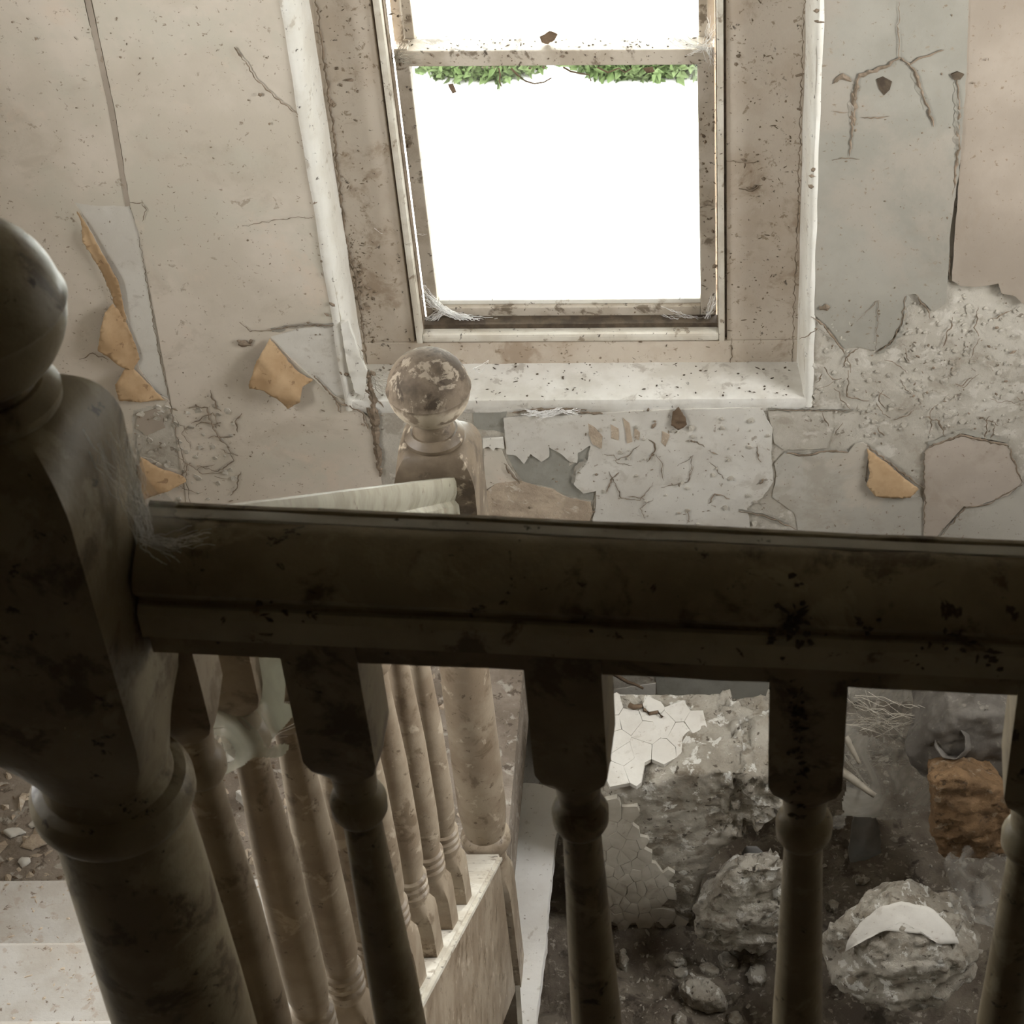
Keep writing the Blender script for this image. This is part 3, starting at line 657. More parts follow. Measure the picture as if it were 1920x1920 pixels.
C_ = []   # torn gaps and cracks, plus painted shadow lines under lifted sheet edges
C_ += [([(1685, 0), (1684, 100), (1688, 112)], .0016), ([(1688, 104), (1660, 122), (1612, 138), (1604, 165), (1600, 205), (1602, 232)], .006), ([(1600, 200), (1598, 240), (1594, 262), (1592, 290)], .003),
       ([(1690, 105), (1715, 130), (1724, 160), (1742, 200), (1750, 234)], .005), ([(1700, 118), (1730, 104), (1770, 90)], .003), ([(1562, 205), (1590, 207)], .002), ([(1615, 216), (1645, 218), (1668, 214)], .0025),
       ([(1795, 140), (1798, 200), (1796, 280), (1790, 330), (1784, 385), (1776, 408)], .0045), ([(1560, 297), (1590, 293), (1612, 295)], .0015), ([(1776, 430), (1780, 520)], .003),
       ([(1808, 524), (1830, 520), (1868, 524)], .006), ([(1866, 440), (1870, 480), (1866, 525)], .0022),
       ([(1520, 590), (1545, 605), (1570, 640), (1584, 660)], .004), ([(1698, 552), (1690, 604), (1668, 642), (1644, 656)], .0022), ([(1716, 548), (1738, 575), (1744, 595)], .003), ([(1606, 600), (1646, 560), (1642, 655)], .0012),
       ([(1440, 765), (1600, 767)], .0016), ([(1590, 690), (1588, 740), (1630, 748)], .0025), ([(1735, 778), (1760, 785), (1772, 815)], .003), ([(1742, 835), (1800, 812), (1830, 818), (1890, 832)], .006), ([(1890, 832), (1916, 900)], .003),
       ([(1916, 905), (1850, 942), (1810, 948), (1765, 1000)], .003), ([(1475, 846), (1510, 850), (1545, 842), (1590, 845)], .005), ([(1625, 832), (1690, 882), (1732, 912)], .004), ([(1732, 845), (1733, 995)], .002),
       ([(1385, 955), (1430, 962), (1480, 982), (1495, 990)], .004), ([(1100, 765), (1010, 764), (960, 770)], .007), ([(1130, 772), (1080, 768)], .005), ([(945, 865), (960, 885), (975, 903)], .004),
       ([(440, 85), (462, 112), (480, 145), (500, 165), (528, 190), (560, 212)], .0022), ([(245, 376), (268, 376), (276, 390), (268, 412)], .002), ([(455, 420), (520, 408), (590, 402)], .0012), ([(450, 600), (470, 618), (508, 616), (560, 606), (630, 606)], .0022),
       ([(355, 760), (390, 760), (400, 800), (440, 850)], .0028), ([(370, 870), (410, 880), (440, 860), (430, 840)], .0022), ([(330, 850), (380, 885), (420, 880)], .002), ([(360, 790), (400, 770), (410, 790)], .002), ([(318, 750), (345, 860), (360, 960)], .0014),
       ([(155, 415), (190, 500), (222, 580)], .0012), ([(262, 440), (300, 660), (318, 745)], .0012), ([(150, 670), (175, 658), (205, 672)], .002), ([(590, 700), (630, 745), (640, 770)], .0035), ([(625, 745), (680, 770), (690, 800)], .004), ([(690, 760), (705, 810), (712, 880)], .006), ([(640, 690), (690, 730), (720, 760)], .004),
       ([(1150, 860), (1180, 850), (1200, 830)], .0015), ([(1142, 880), (1165, 930), (1200, 935), (1225, 900)], .0018), ([(1225, 930), (1200, 950), (1210, 970)], .0015), ([(1240, 910), (1290, 900), (1300, 870)], .0015), ([(1270, 870), (1300, 850), (1290, 900)], .0012)]
rnd = random.Random(12)
for i in range(52):         # fine random crazing in the blistered area and round the stair rail
    if i < 30: x, y = rnd.uniform(1530, 1910), rnd.uniform(585, 815)
    elif i < 40: x, y = rnd.uniform(1120, 1430), rnd.uniform(790, 980)
    else: x, y = rnd.uniform(330, 460), rnd.uniform(760, 930)
    pts = [(x, y)]; a = rnd.uniform(0, 6.28)
    for k in range(rnd.choice((2, 3, 4))):
        a += rnd.uniform(-1, 1); x += math.cos(a)*rnd.uniform(8, 20); y += math.sin(a)*rnd.uniform(8, 20); pts.append((x, y))
    C_.append((pts, rnd.uniform(.0012, .003)))
stuff(ribbons('dirt_streak', [([(688, 690), (700, 740), (704, 800), (710, 850), (713, 890)], .013), ([(1566, 150), (1580, 140), (1596, 150)], .012), ([(1598, 170), (1600, 210), (1598, 232)], .008), ([(448, 640), (472, 644)], .012), ([(1536, 575), (1556, 572)], .012), ([(1265, 768), (1272, 800)], .012), ([(440, 85), (455, 105)], .004), ([(1230, 790), (1222, 800)], .008)], M['crack'], wall, W, off=.0052, seed=13))
stuff(ribbons('gap_and_shade', C_, M['crack'], wall, W, off=.0058, seed=3))
lips('curled_edge', [[(1742, 832), (1800, 808), (1830, 814), (1890, 828)], [(1590, 842), (1545, 839), (1510, 847), (1475, 843)], [(1700, 552), (1692, 604), (1670, 642), (1646, 656)], [(1790, 330), (1797, 280), (1799, 200), (1796, 140)], [(630, 603), (560, 603), (508, 613)], [(1742, 200), (1724, 160), (1715, 130)], [(1600, 240), (1600, 205), (1604, 165)], [(1480, 978), (1430, 958), (1385, 951)], [(1600, 764), (1440, 762)], [(1078, 903), (1080, 880), (1102, 860)]], M['paper_grey'], wall, W, off=.0045, seed=8)
sheet('dark_hole', [(1643, 146), (1655, 141), (1672, 150), (1668, 165), (1657, 176), (1648, 164)], M['dirt'], wall, W, thick=.006, seed=50, grid=.005, lift=lambda x, z: -.001)
sheet('dark_hole', [(1782, 136), (1794, 131), (1807, 136), (1800, 145), (1788, 146)], M['dirt'], wall, W, thick=.006, seed=51, grid=.005, lift=lambda x, z: .001)

sp = wall_spots(700, -20, 1920, -20, 1000, W-.0045, .0006, .0026, 3, [[(530, -50), (1535, -50), (1520, 760), (650, 760)]], clump=.2)
sp += wall_spots(160, 1525, 1920, 560, 820, W-.004, .0008, .004, 5, clump=.1)
sp += wall_spots(60, 250, 450, 740, 960, W-.004, .0008, .004, 6)
sp += wall_spots(60, 930, 1440, 765, 985, W-.006, .0008, .004, 7)
sp += wall_spots(30, 640, 720, 640, 880, W-.006, .001, .006, 8)
for x, y, s in ((1776, 408, .009), (1520, 350, .008), (1521, 330, .007), (1525, 318, .006), (1531, 20, .008), (1534, 40, .007), (1715, 720, .004), (592, 380, .006), (622, 570, .007), (612, 590, .005), (597, 610, .005), (578, 605, .005), (604, 515, .004), (603, 490, .004), (487, 178, .006), (505, 232, .004), (470, 640, .006), (448, 640, .006), (1340, 850, .004), (1228, 790, .005), (1427, 905, .006), (1430, 900, .005), (1215, 768, .005), (1750, 690, .005), (1785, 690, .004), (1900, 660, .006), (1855, 650, .005), (700, 700, .010), (680, 690, .012), (690, 705, .010), (705, 770, .009), (700, 800, .008), (708, 830, .008), (712, 860, .009), (714, 880, .008), (696, 745, .008), (640, 700, .006)):
    sp.append((onY(x, y, W-.006), (0, -1, 0), s*.75))
flecks('dirt_fleck', sp, M['crack'], wall, 4)
sp = wall_spots(300, 595, 700, -10, 680, FY-.0005, .0005, .003, 9, clump=.2) + wall_spots(340, 1362, 1508, -10, 680, FY-.0005, .0005, .0028, 10, clump=.2) + wall_spots(60, 700, 1480, 636, 684, FY-.003, .0006, .0035, 11)
sp += wall_spots(90, 722, 768, 0, 570, SY-.0005, .0008, .006, 12) + wall_spots(80, 1314, 1345, 100, 600, SY-.0005, .0008, .006, 13) + wall_spots(60, 740, 1335, 96, 128, SY-.003, .001, .005, 14) + wall_spots(70, 790, 1340, 580, 632, SY-.0005, .0008, .005, 15)
for x, y, s in ((655, 150, .010), (632, 128, .007), (640, 160, .008), (620, 190, .011), (625, 196, .010), (700, 560, .009), (690, 540, .010), (676, 500, .011), (670, 560, .010), (668, 520, .009), (700, 640, .008), (1420, 290, .004), (1395, 300, .008), (1405, 352, .010), (1415, 350, .008), (1432, 335, .008), (1385, 105, .009), (1380, 120, .008), (1500, 140, .008), (1498, 205, .007), (1440, 105, .005), (1395, 600, .005), (1430, 560, .005)):
    sp.append((onY(x, y, FY-.0005), (0, -1, 0), s*.55))
rnd = random.Random(21)
for i in range(330):
    t = rnd.random(); x, y = 648+t*45+abs(rnd.gauss(0, 14)), 440+t*255+rnd.uniform(-25, 25)
    sp.append((onY(x, y, FY-.0005), (0, -1, 0), .0006*(5)**(rnd.random()**2)))
gp = ribbons('gap_and_shade', [([(592, -20), (601, 60), (612, 140), (625, 240), (640, 370), (648, 440), (664, 500), (672, 560), (690, 684)], .0042), ([(1508, -20), (1502, 200), (1494, 450), (1485, 684)], .002), ([(690, 685), (900, 684), (1200, 684), (1482, 686)], .0032), ([(1362, 300), (1400, 304), (1420, 300)], .002), ([(1385, 352), (1410, 356), (1430, 345)], .0028), ([(1372, 632), (1370, 684)], .0016)], M['crack'], None, FY, off=.003, seed=4)
stuff(gp); gp.parent = win; gp.matrix_parent_inverse = Matrix.Translation(win.location).inverted()
o = flecks('dirt_fleck', sp, M['crack'], None, 5); o.parent = win; o.matrix_parent_inverse = Matrix.Translation(win.location).inverted()
rnd = random.Random(2); sp = [(Vector((rnd.uniform(RX0, RX1), rnd.uniform(W, W+.1), RZ0+.0035)), (0, 0, 1), rnd.uniform(.0008, .0035)) for i in range(110)]
for i in range(60): sp.append((Vector((rnd.uniform(-.50, -.03), rnd.uniform(SY+.002, SY+.036), .0668)), (0, 0, 1), rnd.uniform(.0008, .003)))
o = flecks('dirt_fleck', sp, M['dirt'], None, 6); o.parent = win; o.matrix_parent_inverse = Matrix.Translation(win.location).inverted()

# ------------------------------------------------------------------ stair flight
fl = tag(empty('stair_flight', (-.90, 1.98, HL)), 'dusty pale flight of steps between the half landing and the near newel', 'stairs')
def fpart(o): o.parent = fl; o.matrix_parent_inverse = Matrix.Translation(fl.location).inverted(); return o
RISE, GO = .194, .258
SX = -.395
for k in range(5):
    yn = 1.963-GO*k; z = -.776+RISE*k
    yb = yn-GO-.02 if k < 4 else yn-.06
    bm = bmesh.new(); add_box(bm, XL+.01, SX-.02, yb, yn, z-.028, z, .006)
    fpart(frombm('tread', bm, M['tread']))
    fpart(box('riser', XL+.01, SX-.02, yn-.036, yn-.018, z-RISE, z-.026, M['tread']))
bm = bmesh.new()
S = .85                                   # slope of the strings and handrail
def capz(y): return -.735+(1.945-y)*S     # top of the outer string
def slant(x0, x1, ya, yb, lo, hi):
    v = [bm.verts.new((x, y, capz(y)+d)) for x in (x0, x1) for y in (ya, yb) for d in (lo, hi)]
    for f in ((0,1,3,2),(4,6,7,5),(0,4,5,1),(2,3,7,6),(0,2,6,4),(1,5,7,3)): bm.faces.new([v[i] for i in f])
slant(SX-.012, SX+.046, 2.025, .94, -.36, -.012)
fpart(frombm('outer_string', bm, M['paint']))
bm = bmesh.new(); slant(SX-.018, SX+.052, 2.022, .94, -.014, .006)
bmesh.ops.bevel(bm, geom=bm.edges[:], offset=.005, segments=2, affect='EDGES')
fpart(frombm('string_capping', bm, M['bead']))
rnd = random.Random(8)
sp = []
for k in range(3):
    yn = 1.963-GO*k; z = -.776+RISE*k
    for i in range(330): sp.append((Vector((rnd.uniform(XL+.02, SX-.03), rnd.uniform(yn-GO, yn-.004), z)), (0, 0, 1), rnd.uniform(.001, .0042)))
fpart(flecks('plaster_crumbs', sp, M['sandy'], None, 7))

# ------------------------------------------------------------------ newel posts
def ball_levels(zc, R, zneck):
    L = []
    for i in range(81):
        t = -1.12+i/80*(1.12+PI/2)
        L.append((zc+R*math.sin(t), max(.001, R*math.cos(t)), 0))
    # bead line round the lower half of the ball
    out = []
    for (z, h, s) in L:
        u = (z-(zc+R*.03))/(R*.045)
        out.append((z, h+R*.030*math.exp(-u*u) if abs(u) < 3 else h, s))
    return out
def newel(loc, rz, zc, R, levels_block, levels_shaft, levels_base, label, mats):
    n = tag(empty('newel_post', loc, rz), label, 'newel post')
    z0 = loc[2]
    sh = lambda L: [(z-z0, h, s) for z, h, s in L]
    turned_obj('ball_finial', sh(ball_levels(zc, R, levels_block[-1][0]+.012)), mats[0], n, 48, .006)
    zt = levels_block[-1][0]
    turned_obj('neck', sh([(zt, .029, 0), (zt+.012, .029, 0), (zt+.018, .0265, 0), (zc-R*.86, .0262, 0), (zc-R*.80, .024, 0)]), mats[2] if len(mats) > 2 else mats[1], n, 40)
    tbm = mats[2] if len(mats) > 2 else mats[1]
    turned_obj('neck_ring', sh([(zt-.004, .036, 0), (zt, .039, 0), (zt+.006, .0395, 0), (zt+.010, .036, 0), (zt+.014, .031, 0)]), tbm, n, 40)
    turned_obj('top_block', sh(levels_block), tbm, n, 48, .004)
    turned_obj('shaft', sh(levels_shaft), mats[1], n, 40, .004)
    for cz, cr in [levels_base[0]]:
        turned_obj('collar_ring', sh([(cz-.016, cr*.80, 0), (cz-.014, cr*.93, 0), (cz-.006, cr, 0), (cz+.004, cr, 0), (cz+.012, cr*.93, 0), (cz+.016, cr*.8, 0)]), mats[1], n, 40)
    if len(levels_base) > 1: turned_obj('base_block', sh(levels_base[1:]), mats[1], n, 40, .004)
    return n
def dome(z0, z1, h, top):           # square block with rounded shoulders
    out = []
    for i in range(9):
        t = i/8*PI/2; out.append((z0+(z1-z0)*math.sin(t), top+(h-top)*math.cos(t), 1-.85*(i/8)**1.5))
    return out
NH = .051
RAILYAW = math.atan2(-.042, .57)
near = newel((-.411, .905, 0), RAILYAW, 1.077, .054,
    [(.700, .040, 0), (.712, .044, .1), (.730, .047, .35), (.752, .0495, .8), (.775, NH, .95), (.80, NH, .97), (.95, NH, .97)] + dome(.965, 1.012, NH, .030),
    [(.02, .046, 0), (.10, .050, 0), (.30, .0515, 0), (.45, .0505, 0), (.60, .0475, 0), (.66, .045, 0), (.72, .042, 0)],
    [(.676, .0545), (-.25, .052, 1), (.02, .052, 1), (.05, .047, 0)],
    'large newel post with ball finial in the dark left foreground', (M['paintdark'], M['paintdark']))
far = newel((-.374, 2.07, LL), 0, .094, .0535,
    [(-.270, .030, 0), (-.262, .034, .1), (-.240, .044, .5), (-.215, .052, .93), (-.19, .053, .97), (-.08, .053, .97)] + dome(-.036, .012, .053, .036),
    [(-.860, .028, 0), (-.835, .030, 0), (-.80, .031, 0), (-.775, .0345, 0), (-.74, .0372, 0), (-.65, .0375, 0), (-.5, .0365, 0), (-.35, .0345, 0), (-.285, .032, 0), (-.26, .031, 0)],
    [(-.812, .0395), (LL-.05, .034, .95), (-.97, .034, .95), (-.915, .0335, .85), (-.885, .031, .3), (-.86, .029, 0)],
    'cream newel post with ball finial on the landing in front of the sill', (M['finialdirt'], M['paint'], M['blockdirt']))

# ------------------------------------------------------------------ balusters
def baluster_levels(L, b0=.13, rings=True):
    """local z from 0 (bottom) to L (top); square blocks at both ends"""
    out = [(b0-.004, .016, 0), (b0+.004, .0175, .0)]
    z = b0+.006
    for k in range(3):
        out += [(z, .0172, 0), (z+.003, .0205, 0), (z+.009, .0205, 0), (z+.012, .0172, 0)]; z += .014
    out += [(z+.004, .0165, 0), (z+.02, .0192, 0), (z+.07, .0200, 0), (z+.2, .0188, 0)]
    zb = L-.170
    out += [(zb-.05, .0140, 0), (zb-.016, .0133, 0), (zb-.013, .0165, 0), (zb-.007, .0193, 0), (zb+.004, .0197, 0), (zb+.010, .0175, 0), (zb+.014, .0145, 0), (zb+.03, .0155, 0), (zb+.04, .0165, 0)]
    return out
def block_levels_top(L):
    zb = L-.170
    return [(zb+.034, .0150, 0), (zb+.042, .0185, .25), (zb+.054, .0225, .75), (zb+.066, .0243, .97), (zb+.1, .0245, .98), (L+.03, .0245, .98)]
def block_levels_bottom(b0=.13): return [(-.022, .0225, .98), (b0-.05, .0225, .98), (b0-.03, .0220, .9), (b0-.012, .019, .4), (b0, .0155, 0)]
def make_baluster(L, mat):
    v, f = turned(baluster_levels(L), 24, .006); me = bpy.data.meshes.new('baluster'); me.from_pydata(v, [], f); me.update(); me.materials.append(mat)
    v, f = turned(block_levels_top(L), 24, .004); mt = bpy.data.meshes.new('top_block'); mt.from_pydata(v, [], f); mt.update(); mt.materials.append(mat)
    v, f = turned(block_levels_bottom(), 24, .004); mb = bpy.data.meshes.new('bottom_block'); mb.from_pydata(v, [], f); mb.update(); mb.materials.append(mat)
    for m_ in (me, mt, mb):
        t = bpy.data.objects.new('t', m_); smooth_by_angle(t); bpy.data.objects.remove(t)
    return me, mt, mb
def place_baluster(meshes, loc, rz, root, tilt=0):
    o = link('baluster', meshes[0], None, root); o.location = Vector(loc)-Vector(root.location); o.rotation_euler = (0, tilt, rz)
    link('top_block', meshes[1], None, o); link('bottom_block', meshes[2], None, o); return o

RAIL = [(-.026, -.018), (-.030, -.012), (-.030, .030), (-.0255, .036), (-.0295, .046), (-.0300, .060), (-.0280, .0665), (-.0245, .0672), (-.0225, .0650), (-.0150, .0648), (-.0125, .0660), (-.004, .0655), (.008, .0615), (.019, .0555), (.0265, .0485), (.029, .042), (.027, .037), (.0225, .034), (.0225, .030), (.0265, .028), (.0300, .024), (.0300, .006), (.0265, .003), (.0215, .001), (.0215, -.018)]
# near landing balustrade: the rail runs slightly towards the camera at its right end
lb = tag(empty('landing_balustrade', (-.35, .90, 0)), 'dark foreground handrail and balusters running right from the near newel', 'balustrade')
def lpart(o): o.parent = lb; o.matrix_parent_inverse = Matrix.Translation(lb.location).inverted(); return o
A = Vector((-.353, .924, .829)); B = Vector((.188, .888, .8235)); D = (B-A)/(B.x-A.x)
def railpt(x): return A + D*(x-A.x)
lpart(sweep('handrail', RAIL, railpt(-.356), railpt(.51), M['paintdark'], None, nseg=90, seed=3, wob=.0009))
p_ = railpt(-.356); q_ = railpt(.51)
mo = lpart(sweep('rail_moulding', [(-.0305, .006), (-.0305, .024), (-.027, .029), (.027, .029), (.0308, .0245), (.0308, .0055), (.027, .0022), (-.027, .0022)], p_, q_, M['paintolive'], None, nseg=90, seed=5, wob=.0006)); mo['label'] = 'paler cream moulding along the lower half of the rail'
we = lpart(sweep('rail_highlight', [(-.0226, .0640), (-.0226, .0660), (-.0170, .0665), (-.0145, .0662), (-.0140, .0640)], p_, q_, M['sill'], None, nseg=120, seed=6, wob=.0009)); we['label'] = 'painted highlight line along the back edge of the rail top'  # pale strip paints in the light caught along the rail's back edge
nb = make_baluster(.775, M['paintdark'])
for i, x in enumerate((-.250, -.097, .056, .209, .362)):
    p = railpt(x); place_baluster(nb, (x, p.y, p.z-.785), RAILYAW, lb, 0)
p0, p1 = railpt(-.353), railpt(.505)
lpart(sweep('bottom_rail', [(-.028, -.02), (-.028, .016), (-.02, .02), (.02, .02), (.028, .016), (.028, -.02)], (p0.x, p0.y, .02), (p1.x, p1.y, .012), M['paintdark'], None, nseg=30))
struct(box('trim_4', XL, .50, .90, .935, -.28, -.0, M['paint']))['label'] = 'painted fascia of the upper landing edge'

rnd = random.Random(17); sp = []
def onrail(px, py):
    p = onY(px, py, .875); return Vector((p.x, railpt(p.x).y-.0312, 0)), p
for px, py, n_, s_ in ((512, 1135, 4, .0035), (1490, 1165, 26, .0042), (1440, 1200, 5, .0035), (1625, 1168, 6, .004), (1800, 1200, 8, .003), (1850, 1235, 8, .003), (1105, 1160, 3, .002), (570, 1150, 3, .002), (1730, 1228, 5, .003)):
    for i in range(n_):
        x_, y_ = px+rnd.gauss(0, 14), py+rnd.gauss(0, 16 if n_ < 20 else 34)
        q = onY(x_, y_, .9); f_ = Vector((q.x, railpt(q.x).y-.0305, 0)); q = onY(x_, y_, f_.y)
        sp.append((q, (0, -1, .1), s_*rnd.uniform(.4, 1)))
for i in range(60):
    y_ = rnd.uniform(1290, 1540); x_ = 1496+rnd.gauss(0, 9)-(y_-1300)*.01
    f_ = railpt(.056).y-.0252 if y_ < 1490 else railpt(.056).y-.019
    sp.append((onY(x_, y_, f_), (0, -1, 0), rnd.uniform(.001, .0032)))
lpart(flecks('dark_stain', sp, M['dirt'], None, 19))
# raking stair balustrade
sb = tag(empty('stair_balustrade', (-.37, 1.98, HL)), 'raking cream handrail and turned balusters down to the far newel', 'balustrade')
def bpart(o): o.parent = sb; o.matrix_parent_inverse = Matrix.Translation(sb.location).inverted(); return o
def rtop(y): return -.126+(2.153-y)*.842
RX = -.374
off = .0675/math.cos(math.atan(.842))
bpart(sweep('handrail', RAIL, (RX, 2.035, rtop(2.035)-off), (RX, .955, rtop(.955)-off), M['railpaint'], None, nseg=60, seed=9, wob=.0004))
fb = make_baluster(.715, M['paint'])
for i in range(9):
    y = 1.768-.113*i
    if y < .96: break
    place_baluster(fb, (RX-.002, y, capz(y)-.012), 0, sb)
# ------------------------------------------------------------------ rubble and loose things
def hull_px(front, Yf, Yb, shrink=.8, jit=.01, seed=0, dz=0.0):
    """front outline in photograph pixels standing on the plane y = Yf, given real depth back to Yb"""
    rd = random.Random(seed); P = [onY(x, y, Yf) for x, y in front]
    c = sum(P, Vector())/len(P); out = [p.copy() for p in P]
    for p in P:
        q = c+(p-c)*shrink; q.y = Yb; q.z += dz
        out.append(q+Vector((rd.uniform(-jit, jit), rd.uniform(-jit, jit), rd.uniform(-jit, jit))))
    out.append(c+Vector((0, -.015, 0)))
    return out
# the big broken block: body, smooth skin plates
BY = 2.30
blk = tag(empty('plaster_block', (0, BY+.08, LL)), 'big broken plastered block standing in the rubble right of the far newel', 'masonry')
def onto(o, root):
    o.parent = root; o.matrix_parent_inverse = Matrix.Translation(root.location).inverted(); return o
front = [(1105, 1500), (1150, 1492), (1230, 1470), (1290, 1448), (1452, 1452), (1462, 1535), (1395, 1562), (1345, 1600), (1315, 1660), (1292, 1748), (1100, 1735)]
P = [onY(x, y, BY) for x, y in front]
bm = bmesh.new()
fr = [bm.verts.new(p) for p in P]; bk = []
for p in P:
    q = p.copy(); q.y = BY+.185; q.z = min(q.z, -.925) if p.z > -1.1 else q.z
    if p.z > -1.1: q.z = -.930
    bk.append(bm.verts.new(q))
bm.faces.new(fr); bm.faces.new(bk[::-1])
for i in range(len(P)): bm.faces.new((fr[i], bk[i], bk[(i+1) % len(P)], fr[(i+1) % len(P)]))
bmesh.ops.recalc_face_normals(bm, faces=bm.faces[:])
me = bpy.data.meshes.new('body'); bm.to_mesh(me); bm.free()
o = bpy.data.objects.new('body', me); COL.objects.link(o); md = o.modifiers.new('r', 'REMESH'); md.mode = 'VOXEL'; md.voxel_size = .0045
dg = bpy.context.evaluated_depsgraph_get(); dg.update(); m2 = bpy.data.meshes.new_from_object(o.evaluated_get(dg)); bpy.data.objects.remove(o)
bm = bmesh.new(); bm.from_mesh(m2)
for k in range(2): bmesh.ops.smooth_vert(bm, verts=bm.verts[:], factor=.5, use_axis_x=True, use_axis_y=True, use_axis_z=True)
bm.normal_update()
for v in bm.verts:
    p = v.co
    right = max(0, min(1, (p.x-(-.03))/.05))*max(0, min(1, (p.z+1.13)/.04))
    n1 = noise.fractal(p*30, .9, 2.1, 4); n2 = noise.cell_vector(p*Vector((70, 45, 30)).x*0+Vector((p.x*55, p.y*40, p.z*26)) + noise.noise_vector(p*40)*.4).x-.5
    v.co += v.normal*(n1*.006*(.5+right) + right*n2*.022 - right*.004)
frombm('body', bm, M['chunk'], None, smooth=True); onto(bpy.data.objects['body'], blk)

def voronoi_plates(root, poly_px, plane_fn, count, mat, thick=.004, seed=0, name='plaster_plate', gap=.0012, zone=None):
    """cracked skin: each cell of the crazing is its own plate"""
    rd = random.Random(seed)
    xs = [p[0] for p in poly_px]; ys = [p[1] for p in poly_px]; pts = []
    for _ in range(6000):
        q = (rd.uniform(min(xs)-45, max(xs)+45), rd.uniform(min(ys)-45, max(ys)+45))
        if all((q[0]-a[0])**2+(q[1]-a[1])**2 > (count*(.62+.8*abs(noise.noise(Vector((q[0]/37, q[1]/37, seed))))*1.6))**2 for a in pts): pts.append(q)
    for i, p in enumerate(pts):
        cell = [(p[0]-90, p[1]-90), (p[0]+90, p[1]-90), (p[0]+90, p[1]+90), (p[0]-90, p[1]+90)]
        for j, q in enumerate(pts):
            if i == j: continue
            mx, my = (p[0]+q[0])/2, (p[1]+q[1])/2; nx, ny = q[0]-p[0], q[1]-p[1]; L = math.hypot(nx, ny)
            if L > 240: continue
            mx -= nx/L*.22; my -= ny/L*.22
            out = []
            for k in range(len(cell)):
                a, b = cell[k], cell[(k+1) % len(cell)]
                da = (a[0]-mx)*nx+(a[1]-my)*ny; db = (b[0]-mx)*nx+(b[1]-my)*ny
                if da <= 0: out.append(a)
                if (da < 0 < db) or (db < 0 < da):
                    t = da/(da-db); out.append((a[0]+(b[0]-a[0])*t, a[1]+(b[1]-a[1])*t))
            cell = out
            if len(cell) < 3: break
        if len(cell) < 3: continue
        c2 = (sum(a[0] for a in cell)/len(cell), sum(a[1] for a in cell)/len(cell))
        cell = [(c2[0]+(a[0]-c2[0])*1.0+rd.uniform(-.6, .6), c2[1]+(a[1]-c2[1])*1.0+rd.uniform(-.6, .6)) for a in cell]
        if not inside(c2, poly_px): continue
        lift = rd.uniform(0, .0011); tx, ty = rd.uniform(-.00003, .00003), rd.uniform(-.00003, .00003)
        v = []; m = len(cell)
        for a in cell:
            b_, nrm = plane_fn(*a); v.append(b_+nrm*(thick+lift+(a[0]-c2[0])*tx+(a[1]-c2[1])*ty))
        for a in cell:
            b_, nrm = plane_fn(*a); v.append(b_-nrm*.004)
        cc, nrm = plane_fn(*c2); v.append(cc+nrm*(thick+lift+.0006))
        f = [(k, (k+1) % m, 2*m) for k in range(m)]+[(k, m+k, m+(k+1) % m, (k+1) % m) for k in range(m)]
        onto(fromlists(name, v, f, mat), root)
voronoi_plates(blk, [(1130, 1495), (1165, 1490), (1195, 1540), (1212, 1560), (1235, 1620), (1262, 1640), (1250, 1700), (1280, 1735), (1130, 1730)], lambda x, y: (onY(x, y, BY-.002), Vector((0, -1, 0))), 21, M['plate'], .005, 3)
TN = Vector((0, -.16, .987)).normalized()
def topplane(x, y):
    d = ray(x, y); o0 = Vector((0, BY, -.952)); t = (o0-EYE).dot(TN)/d.dot(TN); return EYE+d*t, TN
voronoi_plates(blk, [(1130, 1322), (1290, 1326), (1326, 1330), (1310, 1370), (1290, 1395), (1288, 1425), (1230, 1436), (1200, 1452), (1130, 1470)], topplane, 46, M['under'], .006, 5)

def chunk(name, pts, mat, label, cat='rubble', **kw):
    o = lump(name, pts, M[mat], None, **kw); return tag(o, label, cat, kw.get('group'))
chunk('plaster_chunk', hull_px([(1305, 1772), (1312, 1712), (1345, 1668), (1378, 1634), (1420, 1622), (1470, 1632), (1478, 1775), (1400, 1782)], 2.20, 2.30, .75, .012, 2, -.065), 'chunk', 'pale plaster chunk leaning against the lower right of the big block', vox=.0042, amp=.010, freq=24, facet=.016, seed=2)
cc = Vector((.293, 2.10, -1.245))
rd = random.Random(3); pts = []
for i in range(60):
    d = Vector((rd.gauss(0, 1), rd.gauss(0, 1), rd.gauss(0, 1))).normalized()
    pts.append(cc+Vector((d.x*.138, d.y*.105, d.z*.118)))
cpx = onY(1692, 1772, 2.10); cc2 = cpx-cc
big = chunk('plaster_boulder', [p+Vector((cc2.x, 0, cc2.z)) for p in pts], 'chunk', 'largest round lump of rough plaster at the bottom right', vox=.0042, amp=.013, freq=17, facet=.010, ridged=.006, seed=5)
for v in big.data.vertices:       # broken hollow under the overhanging skin
    r_ = v.co-cpx
    if r_.y < .02:
        k = math.exp(-((r_.z-.018-.25*max(0, r_.x))/.022)**2)*max(0, min(1, (.02-r_.y)/.05))
        v.co += Vector((0, .020, -.004))*k*(.6+.8*noise.noise(v.co*35))
        k2 = math.exp(-((r_.z+.045)/.02)**2)*max(0, -noise.noise(v.co*24))
        v.co += Vector((0, .016, 0))*k2
